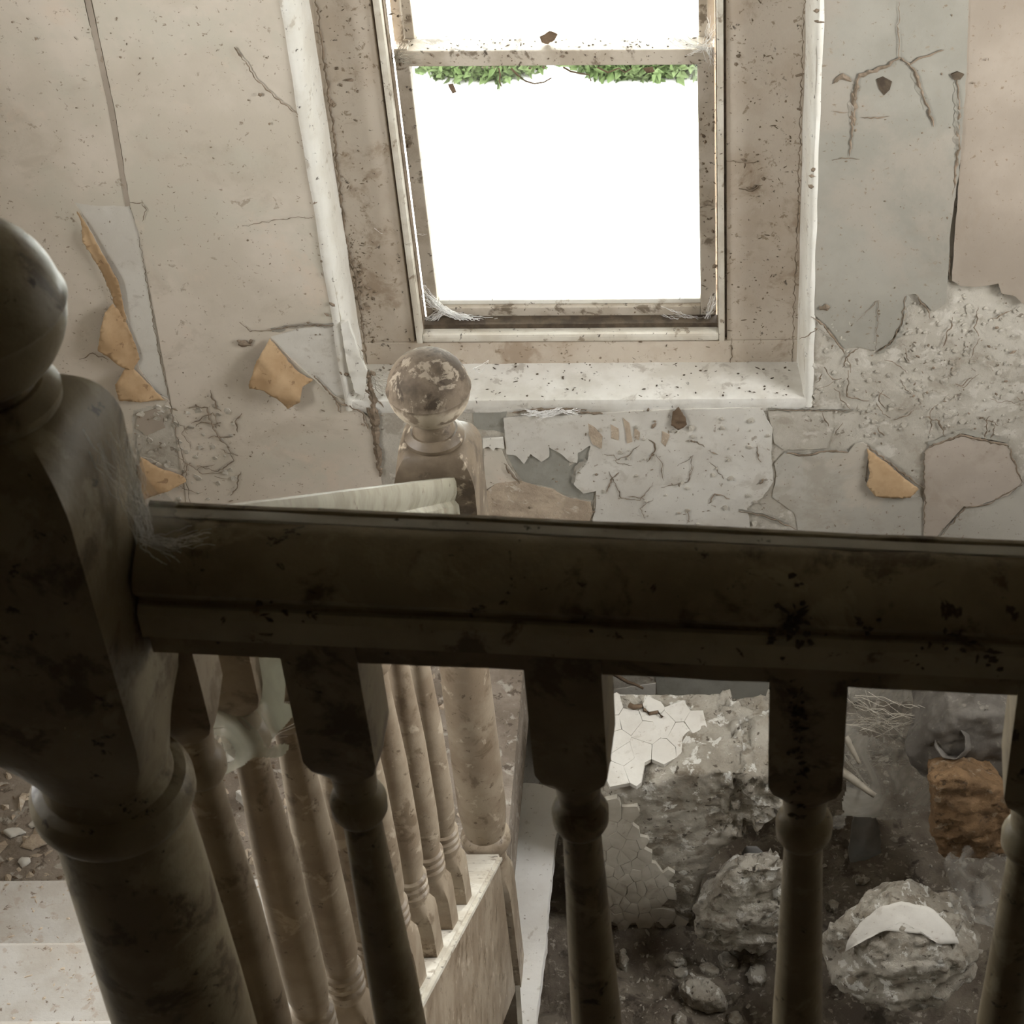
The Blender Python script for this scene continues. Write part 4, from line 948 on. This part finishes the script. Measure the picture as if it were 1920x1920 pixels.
# smooth curved skin left on top of the boulder
SN = Vector((-.05, -.55, .83)).normalized()
def skin(x, y):
    d = ray(x, y); o0 = cpx+Vector((0, -.036, .115)); t = (o0-EYE).dot(SN)/d.dot(SN); q = EYE+d*t
    e = q-o0; return q-SN*(e.length**2*2.6), SN
v, f = [], []
ol = [(1590, 1762), (1612, 1730), (1650, 1700), (1690, 1690), (1745, 1702), (1768, 1722), (1790, 1745), (1800, 1768), (1760, 1770), (1735, 1752), (1700, 1748), (1660, 1745), (1625, 1760), (1585, 1782)]
ol = refine(ol, 7, 2.2, 3)
ctr = (1690, 1728); RN = 5; m = len(ol)
for r_ in range(RN):
    g = 1-r_/RN
    for a in ol:
        q, nn = skin(ctr[0]+(a[0]-ctr[0])*g, ctr[1]+(a[1]-ctr[1])*g); v.append(q+nn*(.004+.0012*noise.noise(q*60)))
q, nn = skin(*ctr); v.append(q+nn*.005)
for r_ in range(RN-1):
    for k in range(m): f.append((r_*m+k, r_*m+(k+1) % m, (r_+1)*m+(k+1) % m, (r_+1)*m+k))
for k in range(m): f.append(((RN-1)*m+k, (RN-1)*m+(k+1) % m, RN*m))
b = len(v)
for k in range(m): v.append(v[k]-SN*.014)
for k in range(m): f.append((k, b+k, b+(k+1) % m, (k+1) % m))
o = fromlists('plaster_skin', v, f, M['under'], None, True); o.parent = big; o['label'] = 'smooth white skin on top of the lump'

chunk('clay_lump', hull_px([(1748, 1462), (1790, 1452), (1850, 1470), (1900, 1490), (1900, 1600), (1850, 1612), (1800, 1606), (1768, 1612), (1752, 1580)], 2.26, 2.42, .8, .01, 4, -.06), 'clay', 'orange-brown lump of fibrous clay at the right edge', vox=.0045, amp=.007, freq=30, facet=.006, seed=4)
chunk('dust_heap', hull_px([(1700, 1420), (1738, 1378), (1780, 1340), (1850, 1330), (1910, 1345), (1910, 1475), (1850, 1468), (1790, 1460), (1745, 1468)], 2.36, 2.55, .8, .01, 6), 'greydust', 'grey dust-covered mound above the orange-brown clay lump', vox=.006, amp=.010, freq=22, seed=6)
# broken pipe end in the mound
pc = onY(1782, 1392, 2.345); ax = Vector((.45, .62, -.55)).normalized(); bm = bmesh.new()
t1 = ax.orthogonal().normalized(); t2 = ax.cross(t1); rings = []
for (s, r_) in ((.14, .030), (0, .030), (-.002, .0285), (0, .027), (.14, .027)):
    rings.append([bm.verts.new(pc+ax*s+(t1*math.cos(6.2832*k/28)+t2*math.sin(6.2832*k/28))*r_*(1+.04*math.sin(k*1.7))) for k in range(28)])
for i in range(4):
    for k in range(28): bm.faces.new((rings[i][k], rings[i][(k+1) % 28], rings[i+1][(k+1) % 28], rings[i+1][k]))
bm.faces.new(rings[4])
tag(frombm('drain_pipe', bm, M['greydust'], None, True), 'dusty broken pipe end with a dark round mouth above the clay lump', 'pipe')

def slab(name, px, Y, back, mat, label, cat, seed, amp=.0015, vox=.003, shrink=.95):
    return chunk(name, hull_px(px, Y, Y+back, shrink, .002, seed, -.018), mat, label, cat, vox=vox, amp=amp, freq=40, seed=seed)
slab('slate_piece', [(1590, 1592), (1600, 1530), (1618, 1508), (1640, 1520), (1652, 1560), (1654, 1600), (1625, 1612), (1595, 1618)], 2.36, .012, 'slate', 'smooth dark grey slate piece between the block and the clay lump', 'slate', 11)
slab('slate_piece', [(1390, 1600), (1398, 1586), (1420, 1586), (1432, 1598), (1430, 1622), (1395, 1620)], 2.36, .014, 'slate', 'small grey stone deep in the black hollow beside the big block', 'stone', 12)
stones = [([(1243, 1795), (1255, 1786), (1275, 1790), (1290, 1804), (1288, 1816), (1262, 1812)], 2.16, 'flat pinkish stone, upper of the touching pair below the big block'), ([(1262, 1818), (1285, 1812), (1290, 1830), (1280, 1842), (1264, 1834)], 2.14, 'small pale stone, lower of the touching pair below the big block'),
          ([(1310, 1812), (1325, 1804), (1345, 1816), (1350, 1832), (1335, 1838), (1314, 1826)], 2.13, 'oval pale pebble between the stone pair and the third baluster'), ([(1345, 1795), (1360, 1784), (1390, 1800), (1385, 1822), (1362, 1826), (1348, 1814)], 2.14, 'brown stone right of the oval pebble'),
          ([(1400, 1820), (1415, 1806), (1436, 1816), (1440, 1845), (1420, 1858), (1402, 1846)], 2.10, 'brownish stone beside the third foreground baluster'), ([(1270, 1850), (1300, 1836), (1330, 1842), (1362, 1866), (1366, 1898), (1330, 1902), (1290, 1890), (1272, 1872)], 2.06, 'larger grey-white plaster slab lying at the bottom of the picture'),
          ([(1260, 1905), (1275, 1896), (1290, 1912), (1288, 1935), (1262, 1930)], 2.04, 'small pale chip below the larger grey-white slab, left'), ([(1362, 1902), (1385, 1898), (1398, 1918), (1380, 1935), (1364, 1925)], 2.04, 'small pale chip below the larger grey-white slab, right'),
          ([(1545, 1700), (1562, 1688), (1580, 1694), (1576, 1712), (1552, 1714)], 2.24, 'small stone at the upper left of the large round lump'), ([(1600, 1648), (1620, 1642), (1634, 1650), (1622, 1660), (1604, 1660)], 2.30, 'pale chip behind the large round lump'),
          ([(1160, 1790), (1172, 1780), (1182, 1800), (1174, 1826), (1160, 1820)], 2.14, 'pale stone at the right side of the second foreground baluster')]
for i, (px, Y, lab) in enumerate(stones):
    # lay each stone on the rubble: its outline is the footprint, the top is smaller and raised
    g = onZ(sum(p[0] for p in px)/len(px), sum(p[1] for p in px)/len(px), LL); zf = rub_z(g.x, g.y)-.004
    F_ = [onZ(x, y, zf) for x, y in px]; c = sum(F_, Vector())/len(F_); rr = max((p-c).length for p in F_); hh = min(.042, rr*.95); rd = random.Random(70+i)
    pts = F_+[c+(p-c)*.72+Vector((rd.uniform(-.002, .002), -hh*.25, hh*rd.uniform(.75, 1.0))) for p in F_]
    chunk('stone', pts, 'chunk', lab, 'stone', vox=.0024, amp=.0035, freq=45, seed=20+i, facet=.004)
# crumbs strewn over the rubble floor
rnd = random.Random(31); sp = []
for i in range(2600):
    x, y = rnd.uniform(-.24, .75), rnd.uniform(1.92, 2.8)
    sp.append((Vector((x, y, rub_z(x, y)-.0005)), (rnd.uniform(-.4, .4), rnd.uniform(-.4, .4), 1), .0018*(5)**(rnd.random()**2.5)))
tag(flecks('plaster_crumbs', sp, M['chunk'], None, 9), 'fine plaster crumbs strewn over the rubble floor', 'rubble')
# half landing debris
rnd = random.Random(33); sp = []
for i in range(1500):
    x, y = rnd.uniform(-1.35, -.42), rnd.uniform(1.99, 2.8)
    sp.append((Vector((x, y, HL)), (rnd.uniform(-.5, .5), rnd.uniform(-.5, .5), 1), .002*(8)**(rnd.random()**1.9)))
tag(flecks('paint_flakes', sp, M['sandy'], None, 10), 'pale paint flakes littering the half landing at the left', 'debris')
sp = [(Vector((rnd.uniform(-1.35, -.42), rnd.uniform(1.99, 2.8), HL)), (rnd.uniform(-.5, .5), rnd.uniform(-.5, .5), 1), .0025*(5)**(rnd.random()**2)) for i in range(420)]
tag(flecks('dirt_crumbs', sp, M['wooddark'], None, 12), 'dark dirt crumbs littering the half landing at the left', 'debris')
def flake_thing(px, z, label, mat, seed, name='plaster_flake', th=.006):
    P = [onZ(x, y, z) for x, y in px]; rd = random.Random(seed); c = sum(P, Vector())/len(P)
    pts = [p+Vector((0, 0, .0005)) for p in P]+[c+(p-c)*.8+Vector((0, 0, th*rd.uniform(.7, 1.5))) for p in P]
    tag(lump(name, pts, M[mat], None, vox=.003, amp=.002, freq=50, seed=seed), label, 'debris')
flake_thing([(30, 1618), (40, 1606), (58, 1608), (60, 1620), (42, 1628)], HL, 'white plaster flake on the half landing close to the top stair edge', 'under', 41)
flake_thing([(2, 1560), (22, 1550), (40, 1552), (52, 1562), (20, 1576)], HL, 'pale flake at the left frame edge on the half landing', 'under', 42)
flake_thing([(34, 1590), (60, 1566), (96, 1562), (92, 1584), (62, 1598)], HL, 'large brownish flake on the half landing left of the near shaft', 'sandy', 43)
flake_thing([(50, 1548), (62, 1538), (80, 1540), (78, 1552), (58, 1556)], HL, 'small cream flake behind the large brownish flake', 'under', 44)
flake_thing([(420, 1385), (452, 1378), (460, 1420), (425, 1432)], HL, 'white plaster sheet fallen behind the second stair baluster', 'under', 45, th=.01)
flake_thing([(440, 1500), (470, 1486), (478, 1530), (455, 1512)], HL, 'folded white paper scrap between the stair balusters', 'under', 46, th=.02)

# the long tapering pale board lying in the gap right of the far newel
WZ = -1.17
tp = [(952, 1475), (985, 1468), (1020, 1472), (1050, 1482), (1054, 1515), (1040, 1580), (1035, 1640), (1026, 1710), (1022, 1780), (1006, 1900), (990, 2040), (984, 2040), (975, 1900), (955, 1580)]
T = [onZ(x, y, WZ) for x, y in tp]
r_ = refine([(p.x, p.y) for p in T], .012, .0022, 4)
vs_ = [(x, y, WZ+.001*noise.noise(Vector((x*40, y*40, 0)))) for x, y in r_]+[(x+.002*noise.noise(Vector((x*90, y*90, 3))), y, WZ-.028) for x, y in r_]
m = len(r_); bm = bmesh.new(); bv = [bm.verts.new(v) for v in vs_]
bm.faces.new(bv[:m]); bm.faces.new(bv[m:][::-1])
for k in range(m): bm.faces.new((bv[k], bv[m+k], bv[m+(k+1) % m], bv[(k+1) % m]))
bmesh.ops.triangulate(bm, faces=[f for f in bm.faces if len(f.verts) > 4])
tb = tag(frombm('tapered_tread', bm, M['treadwhite']), 'long tapering white dusty tread right of the far newel', 'stair tread')
box('bearer', T[0].x+.004, T[0].x+.05, 2.08, 2.46, LL-.02, WZ-.028, M['wooddark'], tb)
a0, a1 = onZ(948, 1512, WZ), onZ(978, 1960, WZ)
bm = bmesh.new(); v = []
for p in (a0, a1):
    for dx, dz in ((-.004, .006), (.004, .006), (.004, -.10), (-.004, -.10)): v.append(bm.verts.new((p.x+dx, p.y, p.z+dz)))
for k in range(4): bm.faces.new((v[k], v[(k+1) % 4], v[4+(k+1) % 4], v[4+k]))
bm.faces.new(v[:4][::-1]); bm.faces.new(v[4:])
tag(frombm('edge_board', bm, M['lath']), 'thin grey upright board between the far newel and the tapering white tread', 'board')

# straw, twigs, laths
def stick(name, a, b, r, mat, label, cat='stick', bend=.02, seed=0, n=7):
    rd = random.Random(seed); bm = bmesh.new(); pts = []
    for i in range(n):
        f = i/(n-1); p = Vector(a).lerp(Vector(b), f); L = (Vector(b)-Vector(a)).length
        p += Vector((rd.uniform(-1, 1), rd.uniform(-1, 1), rd.uniform(-1, 1)))*L*bend; pts.append(p)
    tube_bm(bm, pts, [r*(1.1-.5*i/(n-1)) for i in range(n)], 6)
    return tag(frombm(name, bm, M[mat], None, True), label, cat)
t0, _ = topplane(1182, 1326); t1_, _ = topplane(1240, 1348)
o = stick('dead_leaf_stalk', t0+TN*.012, t1_+TN*.010, .0045, 'wooddark', 'curled dark leaf stalk on top of the big block', 'stalk', .06, 4)
stick('lath', onY(1585, 1382, 2.36), onY(1612, 1432, 2.33), .006, 'lath', 'upper pale broken lath under the cobweb right of the third baluster', 'lath', .01, 5)
stick('lath', onY(1570, 1440, 2.34), onY(1640, 1492, 2.30), .008, 'lath', 'lower pale broken lath under the cobweb right of the third baluster', 'lath', .01, 6)
stick('root', onY(1150, 1262, 2.83), onY(1206, 1292, 2.82), .004, 'wooddark', 'thin dark root at the foot of the wall above the big block', 'root', .03, 7)
stick('straw', onZ(935, 1315, LL+.02), onZ(962, 1276, LL+.02), .0012, 'tan', 'bent straw on the dark patch right of the far newel', 'straw', .04, 8)
# dirt band and fallen flakes at the foot of the wall
o = sheet('dark_stain_patch', [(925, 1270), (960, 1256), (1003, 1262), (1012, 1330), (985, 1365), (950, 1350), (935, 1310)], M['mortar'], wall, W, thick=.002, seed=71)
o = sheet('mortar_patch', [(1230, 1262), (1440, 1262), (1440, 1322), (1380, 1330), (1310, 1326), (1270, 1316), (1232, 1312)], M['mortar'], wall, W, thick=.002, seed=72)
o = sheet('plaster_skin', [(1150, 1292), (1190, 1286), (1230, 1280), (1228, 1312), (1180, 1322), (1150, 1318)], M['under'], wall, W, thick=.002, seed=73)

# ------------------------------------------------------------------ leaves and tendrils on the window
def tendril(px, Y, r, label, seed):
    bm = bmesh.new(); pts = [onY(x, y, Y) for x, y in px]; tube_bm(bm, pts, [r*(1-.4*i/len(pts)) for i in range(len(pts))], 5)
    tag(frombm('tendril', bm, M['wooddark'], None, True), label, 'tendril')
tendril([(958, 128), (970, 140), (985, 152), (1002, 157), (1020, 154), (1034, 146)], SY-.006, .0018, 'longest dark tendril hanging below the meeting rail at mid-window', 1)
tendril([(935, 128), (938, 140), (936, 152), (940, 162)], SY-.006, .0015, 'short dark tendril left of the longest one under the meeting rail', 2)
tendril([(1056, 126), (1070, 134), (1090, 138), (1104, 140), (1108, 152)], SY-.006, .0016, 'dark tendril right of the longest one under the meeting rail', 3)
tendril([(1120, 126), (1140, 136), (1160, 128), (1172, 136), (1185, 128)], SY-.006, .0016, 'wavy dark tendril under the right half of the meeting rail', 4)
def leaf(px, Y, label, seed, mat='wooddark'):
    sheet_o = sheet('dead_leaf', px, M[mat], None, Y, thick=.001, lift=lambda x, z: .004*noise.noise(Vector((x*120, z*120, seed))), step=.004, grid=.005, jit=.0008, seed=seed, solid=True)
    tag(sheet_o, label, 'leaf')
leaf([(1012, 68), (1030, 58), (1046, 62), (1040, 74), (1028, 82), (1016, 78)], SY+.02, 'crumpled dead leaf lying on the meeting rail', 1)
leaf([(1205, 126), (1224, 124), (1228, 132), (1214, 138)], SY-.004, 'dark dead leaf hanging under the meeting rail at right', 2)
leaf([(840, 158), (850, 156), (856, 172), (848, 175)], SY+.012, 'small grey leaf scrap stuck high on the left of the lower pane', 3)
leaf([(1262, 770), (1272, 762), (1284, 780), (1288, 796), (1272, 806), (1258, 796)], W-.008, 'dark dead leaf clump hanging under the right half of the sill', 4)

# ------------------------------------------------------------------ cobwebs
def fan(c, ends, n, seed, jit=.02):
    rd = random.Random(seed); out = []
    for i in range(n):
        a, b = rd.choice(ends), c
        p = Vector(a)+Vector((rd.uniform(-jit, jit), rd.uniform(-.004, .004), rd.uniform(-jit, jit)))
        q = Vector(b)+Vector((rd.uniform(-jit, jit), rd.uniform(-.004, .004), rd.uniform(-jit, jit)))*.6
        out.append((q, p))
    return out
def cobweb(lines, label, seed, r=.00035, mat='strand', sag=.06, group=None):
    return tag(strands('cobweb', lines, M[mat], r, None, sag, seed), label, 'cobweb', group)
Yw = SY-.012
cobweb(fan(onY(832, 582, Yw), [onY(800, 560, Yw), (onY(790, 610, Yw)), onY(930, 608, Yw), onY(790, 540, SY), onY(880, 600, Yw)], 110, 1, .012), 'bright cobweb tuft in the lower left corner of the sash', 1, r=.0005)
cobweb(fan(onY(1322, 598, Yw), [onY(1250, 585, Yw), onY(1340, 560, Yw), onY(1342, 610, Yw)], 26, 2, .010), 'cobweb across the lower right corner of the sash', 2)
cobweb(fan(onY(1325, 88, Yw), [onY(1270, 75, Yw), onY(1342, 40, Yw), onY(1342, 120, Yw), onY(1300, 95, Yw)], 46, 3, .014), 'dusty cobweb at the right end of the meeting rail', 3, r=.0004)
cobweb(fan(onY(738, 108, Yw), [onY(735, 60, Yw), onY(765, 85, Yw), onY(730, 130, Yw), onY(780, 108, Yw)], 40, 4, .012), 'dusty cobweb at the left end of the meeting rail', 4, mat='strandgrey')
cobweb([(onY(700, 432, FY-.004), onY(800, 442, SY)), (onY(765, 428, SY), onY(800, 440, SY)), (onY(760, 340, SY), onY(790, 330, SY)), (onY(762, 372, SY), onY(782, 350, SY))], 'single cobweb threads across the left sash stile', 5)
cobweb([(onY(885, 692, W-.02), onY(915, 676, W)), (onY(888, 690, W-.02), onY(900, 700, W)), (onY(902, 698, W), onY(916, 676, W))], 'few threads standing between the far finial and the sill', 6)
cobweb(fan(onY(690, 706, W-.004), [onY(660, 660, W-.004), onY(716, 700, W-.004), onY(672, 740, W-.004), onY(725, 730, W-.004)], 70, 7, .022), 'grey cobweb mass at the lower left corner of the window recess', 7, mat='strandgrey', r=.00028)
cobweb(fan(onY(1050, 770, W-.012), [onY(985, 772, W-.012), onY(1080, 772, W-.012), onY(1010, 780, W-.012)], 46, 8, .008), 'pale fluff of cobweb lying under the sill', 8, r=.0006)
def veil(corners, label, seed, mat='web', n=80, bulge=.03):
    a, b, c, d = [Vector(p) for p in corners]; v, f = [], []
    for j in range(n+1):
        for i in range(n+1):
            s, t = i/n, j/n; p = a.lerp(b, s).lerp(d.lerp(c, s), t)
            w = math.sin(PI*s)*math.sin(PI*t)
            p = p+Vector((0, -.2, -1))*bulge*w+noise.noise_vector(p*9+Vector((seed, 0, 0)))*.02*w
            v.append(p)
    for j in range(n):
        for i in range(n):
            k = j*(n+1)+i; e_ = min(i+.5, j+.5, n-i-.5, n-j-.5)/n
            if e_ < .13+.16*noise.noise(Vector((i/n*5+seed*3, j/n*5, seed))): continue        # ragged rim
            f.append((k, k+1, k+n+2, k+n+1))
    return tag(fromlists('cobweb', v, f, M[mat], None, True), label, 'cobweb')
veil([onY(190, 1150, 1.08), onY(600, 1170, 1.10), onY(560, 1440, 1.08), onY(260, 1470, 1.02)], 'murky grey cobweb veil hung between the near newel and the stair balusters', 1, 'webdense')
veil([onY(1500, 1240, 2.62), onY(1960, 1240, 2.64), onY(1930, 1390, 2.40), onY(1510, 1450, 2.43)], 'upper cobweb sheet stretched over the rubble at the right edge', 2)
veil([onY(1530, 1340, 2.44), onY(1800, 1320, 2.42), onY(1790, 1540, 2.28), onY(1550, 1560, 2.30)], 'lower cobweb sheet sagging over the broken laths', 3)
veil([onY(1755, 1570, 2.20), onY(1920, 1570, 2.20), onY(1900, 1780, 2.10), onY(1775, 1720, 2.10)], 'pale cobweb veil between the clay lump and the large round lump', 4, 'webthin')
rd = random.Random(9)
cobweb([(onY(rd.uniform(560, 760), rd.uniform(1370, 1500), 2.42), onY(0, 0, 2.3)) for i in range(0)] + [(onY(rd.uniform(1570, 1640), rd.uniform(1290, 1450), 2.45), onY(rd.uniform(1690, 1880), rd.uniform(1290, 1460), 2.42)) for i in range(34)] + [(onY(1575, 1365, 2.44), onY(1880, 1290, 2.5)), (onY(1575, 1400, 2.44), onY(1640, 1490, 2.32))]*4, 'grey cobweb threads strung across the rubble at the right', 9, mat='strandgrey', r=.0006)
cobweb([(onY(rd.uniform(250, 330), rd.uniform(1225, 1420), 1.03), onY(rd.uniform(400, 560), rd.uniform(1225, 1390), 1.12)) for i in range(46)], 'grey cobweb threads between the near newel and the stair balusters', 10, mat='strandgrey', r=.0003)
cobweb(fan(Vector((-.345, .905, .905)), [Vector((-.315, .915, .898)), Vector((-.350, .93, .96)), Vector((-.355, .90, .99)), Vector((-.33, .90, .90))], 70, 11, .008), 'pale cobweb tuft where the near rail meets the newel', 11, r=.0002)
veil([Vector((-.351, .89, .93)), Vector((-.352, .945, .95)), Vector((-.312, .925, .899)), Vector((-.322, .895, .893))], 'bluish cobweb scrap on top of the near rail end', 12, 'webthin', 24, .002)
leaf([(452, 1300), (476, 1286), (506, 1294), (498, 1318), (470, 1330), (450, 1326)], 1.10, 'dark brown dead leaf caught in the veil by the stair balusters', 7)
leaf([(398, 1265), (418, 1246), (432, 1264), (424, 1284), (398, 1290)], 1.12, 'pale pink paper scrap caught in the veil by the stair balusters', 8, 'paper_rose')
for o in COL.objects:             # repeats of a kind carry one group
    for key, grp in (('stone', 'loose stones in the rubble'), ('cobweb', 'cobwebs in the stairwell'), ('tendril', 'tendrils under the meeting rail'), ('dead_leaf', 'dead leaves about the stairwell'), ('newel_post', 'newel posts of the stair'), ('shrub', 'low shrubs outside the window'), ('lath', 'broken laths in the rubble'), ('slate_piece', 'slate pieces in the rubble'), ('plaster_flake', 'plaster flakes on the half landing')):
        if o.parent is None and 'label' in o and o.name.split('.')[0] == key: o['group'] = grp
bpy.context.view_layer.update()
